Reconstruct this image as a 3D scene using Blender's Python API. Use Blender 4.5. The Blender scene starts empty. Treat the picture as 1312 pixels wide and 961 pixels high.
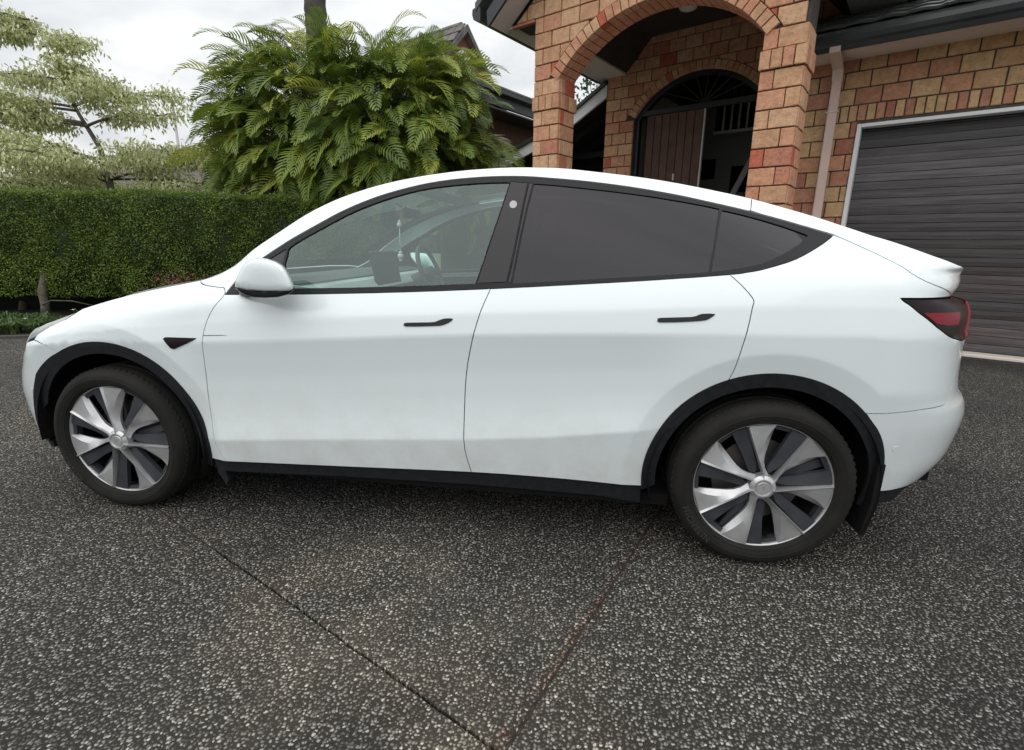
import bpy, math, random
import numpy as np
from mathutils import Vector, Matrix, Euler
from mathutils.geometry import delaunay_2d_cdt
random.seed(7); RNG = np.random.default_rng(7)
scene = bpy.context.scene
COL = scene.collection
R = math.radians

# ------------------------------------------------------------------ camera
cam = bpy.data.cameras.new("camera"); camo = bpy.data.objects.new("camera", cam); COL.objects.link(camo)
cam.sensor_width = 36.0; cam.lens = 36.0*650/1312; cam.clip_start = .05; cam.clip_end = 2000
yaw, pitch, roll = R(7.97), R(14.3), R(.76)
_f = Vector((-math.sin(yaw)*math.cos(pitch), math.cos(yaw)*math.cos(pitch), -math.sin(pitch)))
_r = Vector((math.cos(yaw), math.sin(yaw), 0)); _u = _r.cross(_f)
_r2 = math.cos(roll)*_r+math.sin(roll)*_u; _u2 = -math.sin(roll)*_r+math.cos(roll)*_u
_m = Matrix((_r2, _u2, -_f)).transposed().to_4x4(); _m.translation = (2.156, -1.942, 1.263)
camo.matrix_world = _m
scene.camera = camo

# ------------------------------------------------------------------ sky and sun (overcast)
SUN_EL, SUN_AZ = 66, 195      # azimuth the sun stands at, degrees clockwise from +Y
world = bpy.data.worlds.new("World"); scene.world = world; world.use_nodes = True
wn = world.node_tree.nodes; wl = world.node_tree.links; wn.clear()
wo = wn.new("ShaderNodeOutputWorld"); bg = wn.new("ShaderNodeBackground")
sky = wn.new("ShaderNodeTexSky"); sky.sky_type = 'NISHITA'; sky.sun_disc = False
sky.sun_elevation = R(SUN_EL); sky.sun_rotation = R(SUN_AZ); sky.dust_density = 3
tc = wn.new("ShaderNodeTexCoord"); sep = wn.new("ShaderNodeSeparateXYZ"); wl.new(tc.outputs['Generated'], sep.inputs[0])
# overcast cloud: streaky noise on a flattened dome, brighter overhead as an overcast sky is
div = wn.new("ShaderNodeVectorMath"); div.operation = 'DIVIDE'
addz = wn.new("ShaderNodeMath"); addz.operation = 'ADD'; addz.inputs[1].default_value = .22
mx = wn.new("ShaderNodeMath"); mx.operation = 'MAXIMUM'; mx.inputs[1].default_value = 0
wl.new(sep.outputs['Z'], mx.inputs[0]); wl.new(mx.outputs[0], addz.inputs[0])
cmb = wn.new("ShaderNodeCombineXYZ")
for i in range(3): wl.new(addz.outputs[0], cmb.inputs[i])
wl.new(tc.outputs['Generated'], div.inputs[0]); wl.new(cmb.outputs[0], div.inputs[1])
nz = wn.new("ShaderNodeTexNoise"); nz.inputs['Scale'].default_value = 1.7; nz.inputs['Detail'].default_value = 7
nz.inputs['Roughness'].default_value = .52; nz.inputs['Distortion'].default_value = .5
wl.new(div.outputs[0], nz.inputs['Vector'])
cr = wn.new("ShaderNodeValToRGB")
cr.color_ramp.elements[0].position = .30; cr.color_ramp.elements[0].color = (4.7, 4.95, 5.2, 1)
cr.color_ramp.elements[1].position = .66; cr.color_ramp.elements[1].color = (8.0, 8.0, 7.85, 1)
wl.new(nz.outputs['Fac'], cr.inputs[0])
gr = wn.new("ShaderNodeMapRange"); gr.inputs['From Min'].default_value = 0; gr.inputs['From Max'].default_value = 1
gr.inputs['To Min'].default_value = .98; gr.inputs['To Max'].default_value = 1.65
wl.new(mx.outputs[0], gr.inputs[0])
mul = wn.new("ShaderNodeMix"); mul.data_type = 'RGBA'; mul.blend_type = 'MULTIPLY'; mul.inputs[0].default_value = 1
wl.new(cr.outputs[0], mul.inputs[6]); wl.new(gr.outputs[0], mul.inputs[7])
mix = wn.new("ShaderNodeMix"); mix.data_type = 'RGBA'; mix.inputs[0].default_value = .90
wl.new(sky.outputs[0], mix.inputs[6]); wl.new(mul.outputs[2], mix.inputs[7])
wl.new(mix.outputs[2], bg.inputs[0]); bg.inputs[1].default_value = .12
wl.new(bg.outputs[0], wo.inputs[0])
sun = bpy.data.lights.new("sun", 'SUN'); sun.energy = 1.3; sun.angle = R(84); sun.color = (1, .97, .93)
suno = bpy.data.objects.new("sun", sun); COL.objects.link(suno)
_d = Vector((math.sin(R(SUN_AZ))*math.cos(R(SUN_EL)), math.cos(R(SUN_AZ))*math.cos(R(SUN_EL)), math.sin(R(SUN_EL))))
suno.rotation_euler = _d.to_track_quat('Z', 'Y').to_euler()
scene.view_settings.view_transform = 'Standard'; scene.view_settings.look = 'None'
scene.view_settings.exposure = .08; scene.view_settings.gamma = 1
scene.cycles.max_bounces = 8; scene.cycles.transparent_max_bounces = 16

# ------------------------------------------------------------------ helpers
def mesh_obj(name, V, F, mat=None, parent=None, normals=None, smooth_=False, loc=None):
    me = bpy.data.meshes.new(name)
    V = np.asarray(V, np.float32).reshape(-1, 3)
    if isinstance(F, np.ndarray) and F.ndim == 2:
        k = F.shape[1]; n = len(F)
        me.vertices.add(len(V)); me.vertices.foreach_set('co', V.ravel())
        me.loops.add(n*k); me.loops.foreach_set('vertex_index', F.astype(np.int32).ravel())
        me.polygons.add(n); me.polygons.foreach_set('loop_start', np.arange(0, n*k, k, dtype=np.int32))
        me.update(calc_edges=True); me.validate()
    else:
        me.from_pydata([tuple(map(float, v)) for v in V], [], [tuple(int(i) for i in f) for f in F]); me.validate()
    if mat is not None: me.materials.append(mat)
    if smooth_ or normals is not None:
        me.polygons.foreach_set('use_smooth', np.ones(len(me.polygons), bool))
    if normals is not None and len(me.vertices) == len(normals):
        me.normals_split_custom_set_from_vertices([tuple(map(float, n)) for n in normals])
    me.update()
    o = bpy.data.objects.new(name, me); COL.objects.link(o)
    if parent is not None: o.parent = parent
    if loc is not None: o.location = loc
    return o
def inst(name, me, parent=None, M=None):
    o = bpy.data.objects.new(name, me); COL.objects.link(o)
    if parent is not None: o.parent = parent
    if M is not None: o.matrix_local = M
    return o
def thing(name, label, cat, loc=(0, 0, 0), rz=0, group=None):
    o = bpy.data.objects.new(name, None); COL.objects.link(o); o.location = loc; o.rotation_euler = (0, 0, rz)
    o.empty_display_size = .2
    return tag(o, label, cat, group)
def tag(o, label=None, cat=None, group=None, kind=None):
    if label: o['label'] = label
    if cat: o['category'] = cat
    if group: o['group'] = group
    if kind: o['kind'] = kind
    return o
class MB:
    """collects simple shapes into one mesh"""
    def __init__(s): s.V = []; s.F = []; s.n = 0
    def add(s, V, F):
        V = np.asarray(V, float).reshape(-1, 3); s.V.append(V); s.F += [tuple(int(i)+s.n for i in f) for f in F]; s.n += len(V)
    def box(s, c, d, rot=None, bev=0):
        cx, cy, cz = c; dx, dy, dz = [v/2 for v in d]
        if bev <= 0:
            V = np.array([[x, y, z] for x in (-dx, dx) for y in (-dy, dy) for z in (-dz, dz)])
            F = [(0, 1, 3, 2), (4, 6, 7, 5), (0, 4, 5, 1), (2, 3, 7, 6), (0, 2, 6, 4), (1, 5, 7, 3)]
        else:
            b = min(bev, dx*.9, dy*.9, dz*.9); V = []; 
            for sx in (-1, 1):
                for sy in (-1, 1):
                    for sz in (-1, 1):
                        V += [(sx*dx, sy*(dy-b), sz*(dz-b)), (sx*(dx-b), sy*dy, sz*(dz-b)), (sx*(dx-b), sy*(dy-b), sz*dz)]
            V = np.array(V); I = lambda sx, sy, sz, k: ((sx > 0)*4+(sy > 0)*2+(sz > 0))*3+k
            F = []
            for sg in (-1, 1):
                F.append(tuple(I(sg, y, z, 0) for y, z in ((-1, -1), (1, -1), (1, 1), (-1, 1)))[::sg])
                F.append(tuple(I(x, sg, z, 1) for x, z in ((-1, -1), (-1, 1), (1, 1), (1, -1)))[::sg])
                F.append(tuple(I(x, y, sg, 2) for x, y in ((-1, -1), (1, -1), (1, 1), (-1, 1)))[::sg])
            for a in (-1, 1):
                for c2 in (-1, 1):
                    f = (I(a, c2, -1, 0), I(a, c2, 1, 0), I(a, c2, 1, 1), I(a, c2, -1, 1)); F.append(f if a*c2 < 0 else f[::-1])
                    f = (I(a, -1, c2, 0), I(a, 1, c2, 0), I(a, 1, c2, 2), I(a, -1, c2, 2)); F.append(f if a*c2 > 0 else f[::-1])
                    f = (I(-1, a, c2, 1), I(1, a, c2, 1), I(1, a, c2, 2), I(-1, a, c2, 2)); F.append(f if a*c2 < 0 else f[::-1])
                    for e in (-1, 1):
                        f = (I(a, c2, e, 0), I(a, c2, e, 1), I(a, c2, e, 2)); F.append(f if a*c2*e > 0 else f[::-1])
        if rot is not None: V = V@np.array(rot).T
        s.add(V+np.array([cx, cy, cz]), F); return s
    def tube(s, pts, rad, n=8, cap=True):
        pts = np.asarray(pts, float); rad = np.broadcast_to(np.asarray(rad, float), (len(pts),))
        T = np.gradient(pts, axis=0); T /= np.linalg.norm(T, axis=1, keepdims=True)
        up = np.array([0, 0, 1.]) if abs(T[0][2]) < .9 else np.array([1., 0, 0])
        V = []; A = np.cross(T[0], up); A /= np.linalg.norm(A)
        for p, t, r in zip(pts, T, rad):
            A = A-t*(A@t); A /= np.linalg.norm(A); B = np.cross(t, A)
            for k in range(n):
                an = 2*math.pi*k/n; V.append(p+r*(math.cos(an)*A+math.sin(an)*B))
        F = []
        for i in range(len(pts)-1):
            for k in range(n):
                F.append((i*n+k, i*n+(k+1) % n, (i+1)*n+(k+1) % n, (i+1)*n+k))
        if cap: F.append(tuple(range(n))[::-1]); F.append(tuple((len(pts)-1)*n+k for k in range(n)))
        s.add(V, F); return s
    def prism(s, poly, y0, y1, axis='y'):
        """polygon in (x,z) pushed from y0 (front) to y1"""
        n = len(poly); ar = sum(poly[i][0]*poly[(i+1) % n][1]-poly[(i+1) % n][0]*poly[i][1] for i in range(n))
        if ar < 0: poly = poly[::-1]
        f = lambda p, y: (p[0], y, p[1]) if axis == 'y' else ((y, p[0], p[1]) if axis == 'x' else (p[0], p[1], y))
        V = [f(p, y0) for p in poly]+[f(p, y1) for p in poly]
        F = [tuple(range(n)), tuple(range(2*n-1, n-1, -1))]+[(i, n+i, n+(i+1) % n, (i+1) % n) for i in range(n)]
        s.add(V, F); return s
    def lathe(s, prof, n=48, axis='y', c=(0, 0, 0)):
        """prof: list of (r, h) ; revolved round the axis"""
        prof = np.array(prof, float); V = []
        for k in range(n):
            a = 2*math.pi*k/n
            for r, h in prof:
                V.append((c[0]+r*math.cos(a), c[1]+h, c[2]+r*math.sin(a)) if axis == 'y' else (c[0]+r*math.cos(a), c[1]+r*math.sin(a), c[2]+h))
        m = len(prof); F = []
        for k in range(n):
            for j in range(m-1):
                F.append((k*m+j, k*m+j+1, ((k+1) % n)*m+j+1, ((k+1) % n)*m+j))
        s.add(V, F); return s
    def obj(s, name, mat=None, parent=None, smooth_=False, loc=None, auto=None):
        o = mesh_obj(name, np.concatenate(s.V), s.F, mat, parent, None, smooth_, loc)
        if auto is not None:
            o.data.polygons.foreach_set('use_smooth', np.ones(len(o.data.polygons), bool))
            import bmesh
            bm = bmesh.new(); bm.from_mesh(o.data)
            bmesh.ops.recalc_face_normals(bm, faces=bm.faces)
            for e in bm.edges:
                if len(e.link_faces) == 2 and e.calc_face_angle(0) > R(auto): e.smooth = False
            bm.to_mesh(o.data); bm.free()
        return o

# ------------------------------------------------------------------ materials
def mat(name, base=(.5, .5, .5), rough=.5, metal=0, **kw):
    m = bpy.data.materials.new(name); m.use_nodes = True; b = m.node_tree.nodes['Principled BSDF']
    b.inputs['Base Color'].default_value = (*base, 1); b.inputs['Roughness'].default_value = rough; b.inputs['Metallic'].default_value = metal
    for k, v in kw.items(): b.inputs[k].default_value = v
    return m
def N(m, t, **kw):
    n = m.node_tree.nodes.new(t)
    for k, v in kw.items():
        if hasattr(n, k): setattr(n, k, v)
        else: n.inputs[k].default_value = v
    return n
def L(m, a, b): m.node_tree.links.new(a, b)
def noise_mat(name, stops, rough=.7, scale=6, detail=6, bump=0, bscale=None, objrand=0, coords='Object', metal=0, rvar=0, **kw):
    """colour ramp over noise (+ a per-object random shift), with optional bump"""
    m = mat(name, rough=rough, metal=metal, **kw); b = m.node_tree.nodes['Principled BSDF']
    tcn = N(m, 'ShaderNodeTexCoord'); ns = N(m, 'ShaderNodeTexNoise', Scale=scale, Detail=detail)
    L(m, tcn.outputs[coords], ns.inputs['Vector'])
    ramp = N(m, 'ShaderNodeValToRGB'); e = ramp.color_ramp.elements
    while len(e) < len(stops): e.new(.5)
    for el, (p, c) in zip(e, stops): el.position = p; el.color = (*c, 1)
    fac = ns.outputs['Fac']
    if objrand:
        oi = N(m, 'ShaderNodeObjectInfo'); mm = N(m, 'ShaderNodeMath', operation='MULTIPLY_ADD')
        L(m, oi.outputs['Random'], mm.inputs[0]); mm.inputs[1].default_value = objrand
        s = N(m, 'ShaderNodeMath', operation='SUBTRACT'); L(m, fac, s.inputs[0]); s.inputs[1].default_value = objrand/2
        L(m, s.outputs[0], mm.inputs[2]); fac = mm.outputs[0]
    L(m, fac, ramp.inputs[0]); L(m, ramp.outputs[0], b.inputs['Base Color'])
    if bump:
        n2 = N(m, 'ShaderNodeTexNoise', Scale=bscale or scale*4, Detail=5); L(m, tcn.outputs[coords], n2.inputs['Vector'])
        bp = N(m, 'ShaderNodeBump', Strength=bump, Distance=.01); L(m, n2.outputs['Fac'], bp.inputs['Height']); L(m, bp.outputs[0], b.inputs['Normal'])
    return m
def glass_mat(name, tint, refl=1.5, rough=.0, gloss=(1, 1, 1)):
    m = bpy.data.materials.new(name); m.use_nodes = True; nt = m.node_tree; nt.nodes.clear()
    out = N(m, 'ShaderNodeOutputMaterial'); mx_ = N(m, 'ShaderNodeMixShader'); tr = N(m, 'ShaderNodeBsdfTransparent'); gl = N(m, 'ShaderNodeBsdfGlossy')
    tr.inputs[0].default_value = (*tint, 1); gl.inputs['Color'].default_value = (*gloss, 1); gl.inputs['Roughness'].default_value = rough
    lw = N(m, 'ShaderNodeLayerWeight', Blend=.5); pw = N(m, 'ShaderNodeMath', operation='POWER'); L(m, lw.outputs['Facing'], pw.inputs[0]); pw.inputs[1].default_value = 4
    f0 = ((refl-1)/(refl+1))**2*1.6; fr = N(m, 'ShaderNodeMath', operation='MULTIPLY_ADD'); L(m, pw.outputs[0], fr.inputs[0]); fr.inputs[1].default_value = 1-f0; fr.inputs[2].default_value = f0
    L(m, fr.outputs[0], mx_.inputs[0]); L(m, tr.outputs[0], mx_.inputs[1]); L(m, gl.outputs[0], mx_.inputs[2]); L(m, mx_.outputs[0], out.inputs[0])
    return m

M = {}
M['paint'] = mat('white_paint', (.765, .828, .845), .30, **{'Coat Weight': 1.0, 'Coat Roughness': .10})
def paint_dust(m):
    b = m.node_tree.nodes['Principled BSDF']; g = N(m, 'ShaderNodeNewGeometry'); sx = N(m, 'ShaderNodeSeparateXYZ'); L(m, g.outputs['Position'], sx.inputs[0])
    n1 = N(m, 'ShaderNodeTexNoise', Scale=5, Detail=9, Roughness=.7); L(m, g.outputs['Position'], n1.inputs['Vector'])
    n2 = N(m, 'ShaderNodeTexNoise', Scale=170, Detail=2); L(m, g.outputs['Position'], n2.inputs['Vector'])
    a = N(m, 'ShaderNodeMapRange'); L(m, sx.outputs['Z'], a.inputs[0]); a.inputs['From Min'].default_value = .75; a.inputs['From Max'].default_value = .28; a.inputs['To Max'].default_value = .55
    f = N(m, 'ShaderNodeMapRange'); L(m, n1.outputs['Fac'], f.inputs[0]); f.inputs['From Min'].default_value = .38; f.inputs['From Max'].default_value = .70
    mu = N(m, 'ShaderNodeMath', operation='MULTIPLY'); L(m, a.outputs[0], mu.inputs[0]); L(m, f.outputs[0], mu.inputs[1])
    sp = N(m, 'ShaderNodeMapRange'); L(m, n2.outputs['Fac'], sp.inputs[0]); sp.inputs['From Min'].default_value = .735; sp.inputs['From Max'].default_value = .775; sp.inputs['To Max'].default_value = .5
    ad = N(m, 'ShaderNodeMath', operation='ADD'); ad.use_clamp = True; L(m, mu.outputs[0], ad.inputs[0]); L(m, sp.outputs[0], ad.inputs[1])
    mx_ = N(m, 'ShaderNodeMix', data_type='RGBA'); L(m, ad.outputs[0], mx_.inputs[0]); mx_.inputs[6].default_value = b.inputs['Base Color'].default_value; mx_.inputs[7].default_value = (.56, .54, .49, 1)
    L(m, mx_.outputs[2], b.inputs['Base Color'])
    rr = N(m, 'ShaderNodeMapRange'); L(m, n1.outputs['Fac'], rr.inputs[0]); rr.inputs['From Min'].default_value = .3; rr.inputs['From Max'].default_value = .75; rr.inputs['To Min'].default_value = .05; rr.inputs['To Max'].default_value = .22
    L(m, rr.outputs[0], b.inputs['Coat Roughness'])
paint_dust(M['paint'])
M['trim'] = mat('satin_black', (.014, .014, .016), .45, **{'Specular IOR Level': .22})
M['clad'] = noise_mat('textured_plastic', [(.3, (.010, .011, .013)), (.7, (.018, .019, .022))], .65, 40, bump=.08, bscale=600, **{'Specular IOR Level': .25})
M['pillar'] = mat('gloss_black', (.022, .020, .023), .18, **{'Specular IOR Level': .32})
M['dark'] = mat('liner_black', (.008, .008, .008), .9, **{'Specular IOR Level': .2})
M['handle'] = mat('handle_black', (.02, .02, .022), .35, **{'Specular IOR Level': .3})
M['glass_f'] = glass_mat('clear_window', (.74, .90, .86), 1.58, 0, (.80, .95, .93))
M['glass_w'] = glass_mat('windscreen_glass', (.66, .76, .74), 1.5)
M['glass_r'] = glass_mat('privacy_glass', (.026, .023, .026), 1.36, .0, (.95, .93, 1))
M['roofglass'] = glass_mat('roof_glass', (.25, .27, .28), 1.5)
M['lens_dark'] = mat('smoked_lens', (.012, .007, .008), .32, **{'Specular IOR Level': .2})
M['lens_red'] = mat('red_lens', (.20, .008, .018), .3, **{'Specular IOR Level': .25})
M['lens_pink'] = mat('reflector_lens', (.30, .035, .045), .35, **{'Specular IOR Level': .25})
M['lens_clear'] = mat('headlight_lens', (.09, .10, .11), .06, **{'Coat Weight': 1.0})
M['grey'] = mat('camera_cover', (.42, .40, .42), .3)
M['inner'] = mat('interior_trim', (.10, .105, .11), .7)
M['seat'] = mat('seat_black', (.05, .05, .052), .55)
M['dash'] = mat('dash_pale', (.58, .60, .58), .6)
M['screen'] = mat('screen_dark', (.012, .014, .015), .25)
M['silver'] = noise_mat('wheel_silver', [(.35, (.50, .50, .51)), (.65, (.64, .64, .65))], .40, 9, 4, bump=.02, bscale=90, metal=.7)
M['insert'] = noise_mat('wheel_insert', [(.35, (.028, .029, .036)), (.7, (.048, .050, .060))], .5, 12, 4)
M['rimring'] = mat('rim_ring', (.48, .48, .48), .45, .8)
M['disc'] = mat('brake_steel', (.20, .19, .18), .45, .9)
M['tyre'] = noise_mat('rubber', [(.3, (.008, .0075, .007)), (.75, (.018, .017, .0155))], .8, 7, 8, bump=.12, bscale=70, **{'Specular IOR Level': .3})
M['letter'] = mat('moulded_letters', (.030, .029, .027), .7)
# ------------------------------------------------------------------ car body surface
# side surface S(q, z): q runs round the plan from the nose centre along the flank to the tail centre
XF, XR, YC = -0.38, 3.25, 0.96            # nose corner start, tail corner start, centre line
QN, QT = XF-1.1, XR+1.15                  # q at nose centre / tail centre

def pchip(xs, ys):
    xs = np.asarray(xs, float); ys = np.asarray(ys, float)
    h = np.diff(xs); d = np.diff(ys)/h
    m = np.zeros_like(ys)
    m[1:-1] = np.where(d[:-1]*d[1:] > 0, 2*d[:-1]*d[1:]/np.where(d[:-1]+d[1:] == 0, 1, d[:-1]+d[1:]), 0)
    m[0], m[-1] = d[0], d[-1]
    def f(x):
        x = np.clip(np.asarray(x, float), xs[0], xs[-1])
        i = np.clip(np.searchsorted(xs, x, side='right')-1, 0, len(xs)-2)
        t = (x-xs[i])/h[i]
        return ((2*t**3-3*t**2+1)*ys[i]+(t**3-2*t**2+t)*h[i]*m[i]+(-2*t**3+3*t**2)*ys[i+1]+(t**3-t**2)*h[i]*m[i+1])
    return f

RAILX = [-.38,-.2,0,.2,.35,.45,.573,.672,.784,.947,1.10,1.30,1.5,1.67,1.85,2.0,2.2,2.42,2.63,2.8,2.94,3.05,3.14,3.25]
RAILY = [.150,.150,.155,.165,.18,.19,.205,.222,.240,.258,.272,.288,.302,.311,.316,.316,.315,.310,.304,.296,.285,.276,.268,.258]
RAILZ = [.885,.945,1.002,1.048,1.078,1.100,1.156,1.233,1.305,1.40,1.465,1.522,1.557,1.575,1.583,1.58,1.561,1.532,1.493,1.455,1.416,1.383,1.353,1.316]
rail_y = pchip(RAILX, RAILY); rail_z0 = pchip(RAILX, RAILZ)
nose_top = pchip([0,.1,.22,.36,.6,1.0], [.885,.862,.812,.778,.758,.75])
tail_top = pchip([0,.1,.2,.3,.45,.75,1.0], [1.316,1.275,1.238,1.212,1.195,1.19,1.19])
def z_top(q):
    q = np.asarray(q, float)
    return np.where(q < XF, nose_top((XF-q)/1.1), np.where(q > XR, tail_top((q-XR)/1.15), rail_z0(q)))
crease_z = pchip([-.38,0,.54,1.7,2.31,2.9,3.25], [.79,.82,.84,.914,.94,.96,.965])
belt_z = pchip([-.38,0,.4,.604,.917,1.43,1.78,2.13,2.42,2.69,2.9,3.1,3.25], [.855,.935,1.01,1.04,1.05,1.073,1.097,1.12,1.143,1.168,1.18,1.19,1.19])
belt_y = pchip([-.38,0,.4,.7,1.2,2.4,2.9,3.1,3.25], [.075,.06,.062,.066,.07,.068,.07,.085,.095])
side_y = pchip([-.38,-.2,0,.5,1.2,2.0,2.5,2.9,3.1,3.25], [.02,.004,0,.012,.018,.016,.008,0,.008,.02])
def smooth(t):
    t = np.clip(t, 0, 1); return t*t*(3-2*t)
AX = ((0.005, .360), (2.886, .352))       # arch centres
low_prof = pchip([.10,.20,.30,.45,.62,.80], [.060,.047,.030,.012,0,0])
door_shape = pchip([0,.10,.25,.42,.60,.80,1.0], [.05,.38,.80,1.0,.95,.56,0])
def y_side(x, z):
    x = np.clip(x, XF, XR); z = np.asarray(z, float)
    zc = crease_z(x); zr = rail_z0(x); zw = belt_z(x); yr = rail_y(x); yw = belt_y(x); ys = side_y(x)
    # below the crease: tuck under and a slight hollow
    hol = np.interp(zc-z, [-1, 0, .06, .14, .24, .34, .44, .8], [0, 0, .0080, .0150, .0180, .0130, .0055, .003])
    zl = np.interp(x, [.4, 1.0, 1.7, 2.03, 2.34, 2.6], [.375, .420, .468, .501, .546, .58])
    s = np.clip((z-zl)/np.maximum(zc-zl, .1), 0, 1)
    door = np.where(z >= zl, .0185*door_shape(s), .0010+.17*(zl-z))
    w = smooth((x-.36)/.20)*smooth((2.62-x)/.30)
    lo = ys + (1-w)*(low_prof(z)+.5*hol*smooth((x-.25)/.5)*smooth((2.95-x)/.6)) + w*door
    # above the crease: knots zc, mid, belt, glass mid, rail
    k1z = zc+.45*(zw-zc)
    k1y = ys+.26*(yw-ys)
    k3z = .5*(zw+zr); bul = .016*smooth((x-.6)/.6)*smooth((3.3-x)/.6)
    k3y = .5*(yw+yr)-bul
    yc = ys
    def herm(z0, y0, m0, z1, y1, m1):
        h = np.maximum(z1-z0, 1e-6); t = np.clip((z-z0)/h, 0, 1)
        return (2*t**3-3*t**2+1)*y0+(t**3-2*t**2+t)*h*m0+(-2*t**3+3*t**2)*y1+(t**3-t**2)*h*m1
    sl = (k3y-yw)/np.maximum(k3z-zw, 1e-6); sr = (yr-k3y)/np.maximum(zr-k3z, 1e-6)
    s1 = (yw-k1y)/np.maximum(zw-k1z, 1e-6); s0 = (k1y-yc)/np.maximum(k1z-zc, 1e-6)
    up = np.where(z < k1z, herm(zc, yc, .9*s0, k1z, k1y, s0),
         np.where(z < zw, herm(k1z, k1y, .45*s0+.55*s1, zw, yw, .5*(s1+sl)),
         np.where(z < k3z, herm(zw, yw, .5*(s1+sl), k3z, k3y, .5*(sl+sr)),
                  herm(k3z, k3y, .5*(sl+sr), zr, yr, 1.25*sr))))
    over = np.maximum(z-zr, 0)
    y = np.where(z < zc, lo, up) + over*3
    # the brow round each arch turns inward towards the trim
    for cx, cz in AX:
        r = np.hypot(x-cx, z-cz)
        d = .538-r
        y = y + .21*.5*(d+np.sqrt(d*d+.004**2))*smooth((d+.03)/.03)*smooth((z-.05)/.2)
    return y
# how far nose and tail reach past the corner, by height
nose_L = pchip([.10,.2,.28,.36,.44,.52,.60,.66,.72,.77,.81,.85,.90],[.32,.385,.455,.501,.512,.495,.472,.452,.430,.405,.380,.350,.32])
tail_L = pchip([0.1, 0.2, 0.28, 0.36, 0.44, 0.52, 0.6, 0.66, 0.72, 0.78, 0.84, 0.89, 0.925, 0.945, 0.96, 1.02, 1.075, 1.09, 1.105, 1.13, 1.16, 1.185, 1.21, 1.24, 1.33], [0.380,0.420,0.470,0.570,0.636,0.653,0.661,0.645,0.592,0.573,0.566,0.561,0.560,0.568,0.556,0.563,0.538,0.453,0.463,0.492,0.506,0.506,0.589,0.616,0.606])
SE = 2.15
SE_nose = pchip([.1,.52,.62,.70,.78,.9], [2.15,2.15,2.0,1.75,1.52,1.40])
def body(q, z):
    """q, z arrays -> x, y, z on the near flank, nose and tail"""
    q = np.asarray(q, float); z = np.asarray(z, float)
    y0 = y_side(q, z)
    x = np.clip(q, XF, XR).astype(float); y = y0.copy()
    a = np.clip((XF-q)/1.1, 0, 1)*np.pi/2
    se = SE_nose(z)
    s = np.abs(np.cos(a))**(2/se); c = np.abs(np.sin(a))**(2/se)
    nz = q < XF
    x = np.where(nz, XF-nose_L(z)*c, x); y = np.where(nz, y0+(YC-y0)*(1-s), y)
    a = np.clip((q-XR)/1.15, 0, 1)*np.pi/2
    s = np.abs(np.cos(a))**(2/SE); c = np.abs(np.sin(a))**(2/SE)
    tl = q > XR
    x = np.where(tl, XR+tail_L(z)*c, x); y = np.where(tl, y0+(YC-y0)*(1-s), y)
    return np.stack([x, y, z+0*q], -1)
# top surface T(r, w): r along the rail, w from rail (0) to centre (1) to far rail (2)
_qn = XF-1.1*np.linspace(0, 1, 90); _N = body(_qn, z_top(_qn))
_qt = XR+1.15*np.linspace(0, 1, 90); _T = body(_qt, z_top(_qt))
_nw = (_N[:, 1]-_N[0, 1])/(YC-_N[0, 1]); _tw = (_T[:, 1]-_T[0, 1])/(YC-_T[0, 1])
KEYR = [-.38, 0.05, .50, 1.33, 2.0, 2.75, 3.25]
def _keys(w):
    h = 1-(1-w)**2.2
    fx = np.interp(w, _nw, _N[:, 0]-_N[0, 0]); fz = np.interp(w, _nw, _N[:, 2]-_N[0, 2])
    tx = np.interp(w, _tw, _T[:, 0]-_T[0, 0]); tz = np.interp(w, _tw, _T[:, 2]-_T[0, 2])
    dx = [fx, fx*.35-.22*h, -.30*h, -.13*h, 0*h, .10*h, tx]
    dz = [fz, fz*.25+.022*h, -.020*h, .028*h, .04*h, .03*h, tz]
    return np.array(dx), np.array(dz)
def top(r, w):
    r = np.asarray(r, float); w = np.asarray(w, float)
    wm = np.where(w > 1, 2-w, w)
    dx, dz = _keys(wm)
    K = np.array(KEYR); i = np.clip(np.searchsorted(K, r, side='right')-1, 0, len(K)-2)
    t = (r-K[i])/(K[i+1]-K[i]); t = np.clip(t, 0, 1); t = t*t*(3-2*t)*.5+t*.5
    def tk(D): return np.take_along_axis(D, i[None], 0)[0]*(1-t)+np.take_along_axis(D, (i+1)[None], 0)[0]*t
    X = r+tk(dx); Z = rail_z0(r)+tk(dz)
    e = np.where(wm < 1, 1, 1)
    Y = rail_y(r)+(YC-rail_y(r))*wm
    Y = np.where(w > 1, 2*YC-Y, Y)
    return np.stack([X, Y, Z], -1)
def _normals(fn, u, v, d=.004, flip=1):
    pu = fn(u+d, v)-fn(u-d, v); pv = fn(u, v+d)-fn(u, v-d)
    n = np.cross(pu, pv)*flip
    return n/np.maximum(np.linalg.norm(n, axis=-1, keepdims=True), 1e-9)
# ------------------------------------------------------------------ car panels cut from the surface
def pip(P, poly):
    P = np.asarray(P); poly = np.asarray(poly); x, y = P[:, 0], P[:, 1]; ins = np.zeros(len(P), bool)
    a = poly; b = np.roll(poly, -1, 0)
    for (x0, y0), (x1, y1) in zip(a, b):
        c = (y0 > y) != (y1 > y)
        if not c.any(): continue
        xi = (x1-x0)*(y-y0)/(y1-y0+1e-12)+x0; ins ^= c & (x < xi)
    return ins
def area(p): p = np.asarray(p); q = np.roll(p, -1, 0); return .5*np.sum(p[:, 0]*q[:, 1]-q[:, 0]*p[:, 1])
def resample(loop, step, smoothseg=False):
    loop = np.asarray(loop, float); out = []
    for p, q in zip(loop, np.roll(loop, -1, 0)):
        d = np.linalg.norm(q-p); k = max(1, int(math.ceil(d/step-1e-6)))
        if d < 1e-5: continue
        for i in range(k): out.append(p+(q-p)*i/k)
    return np.array(out)
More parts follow.
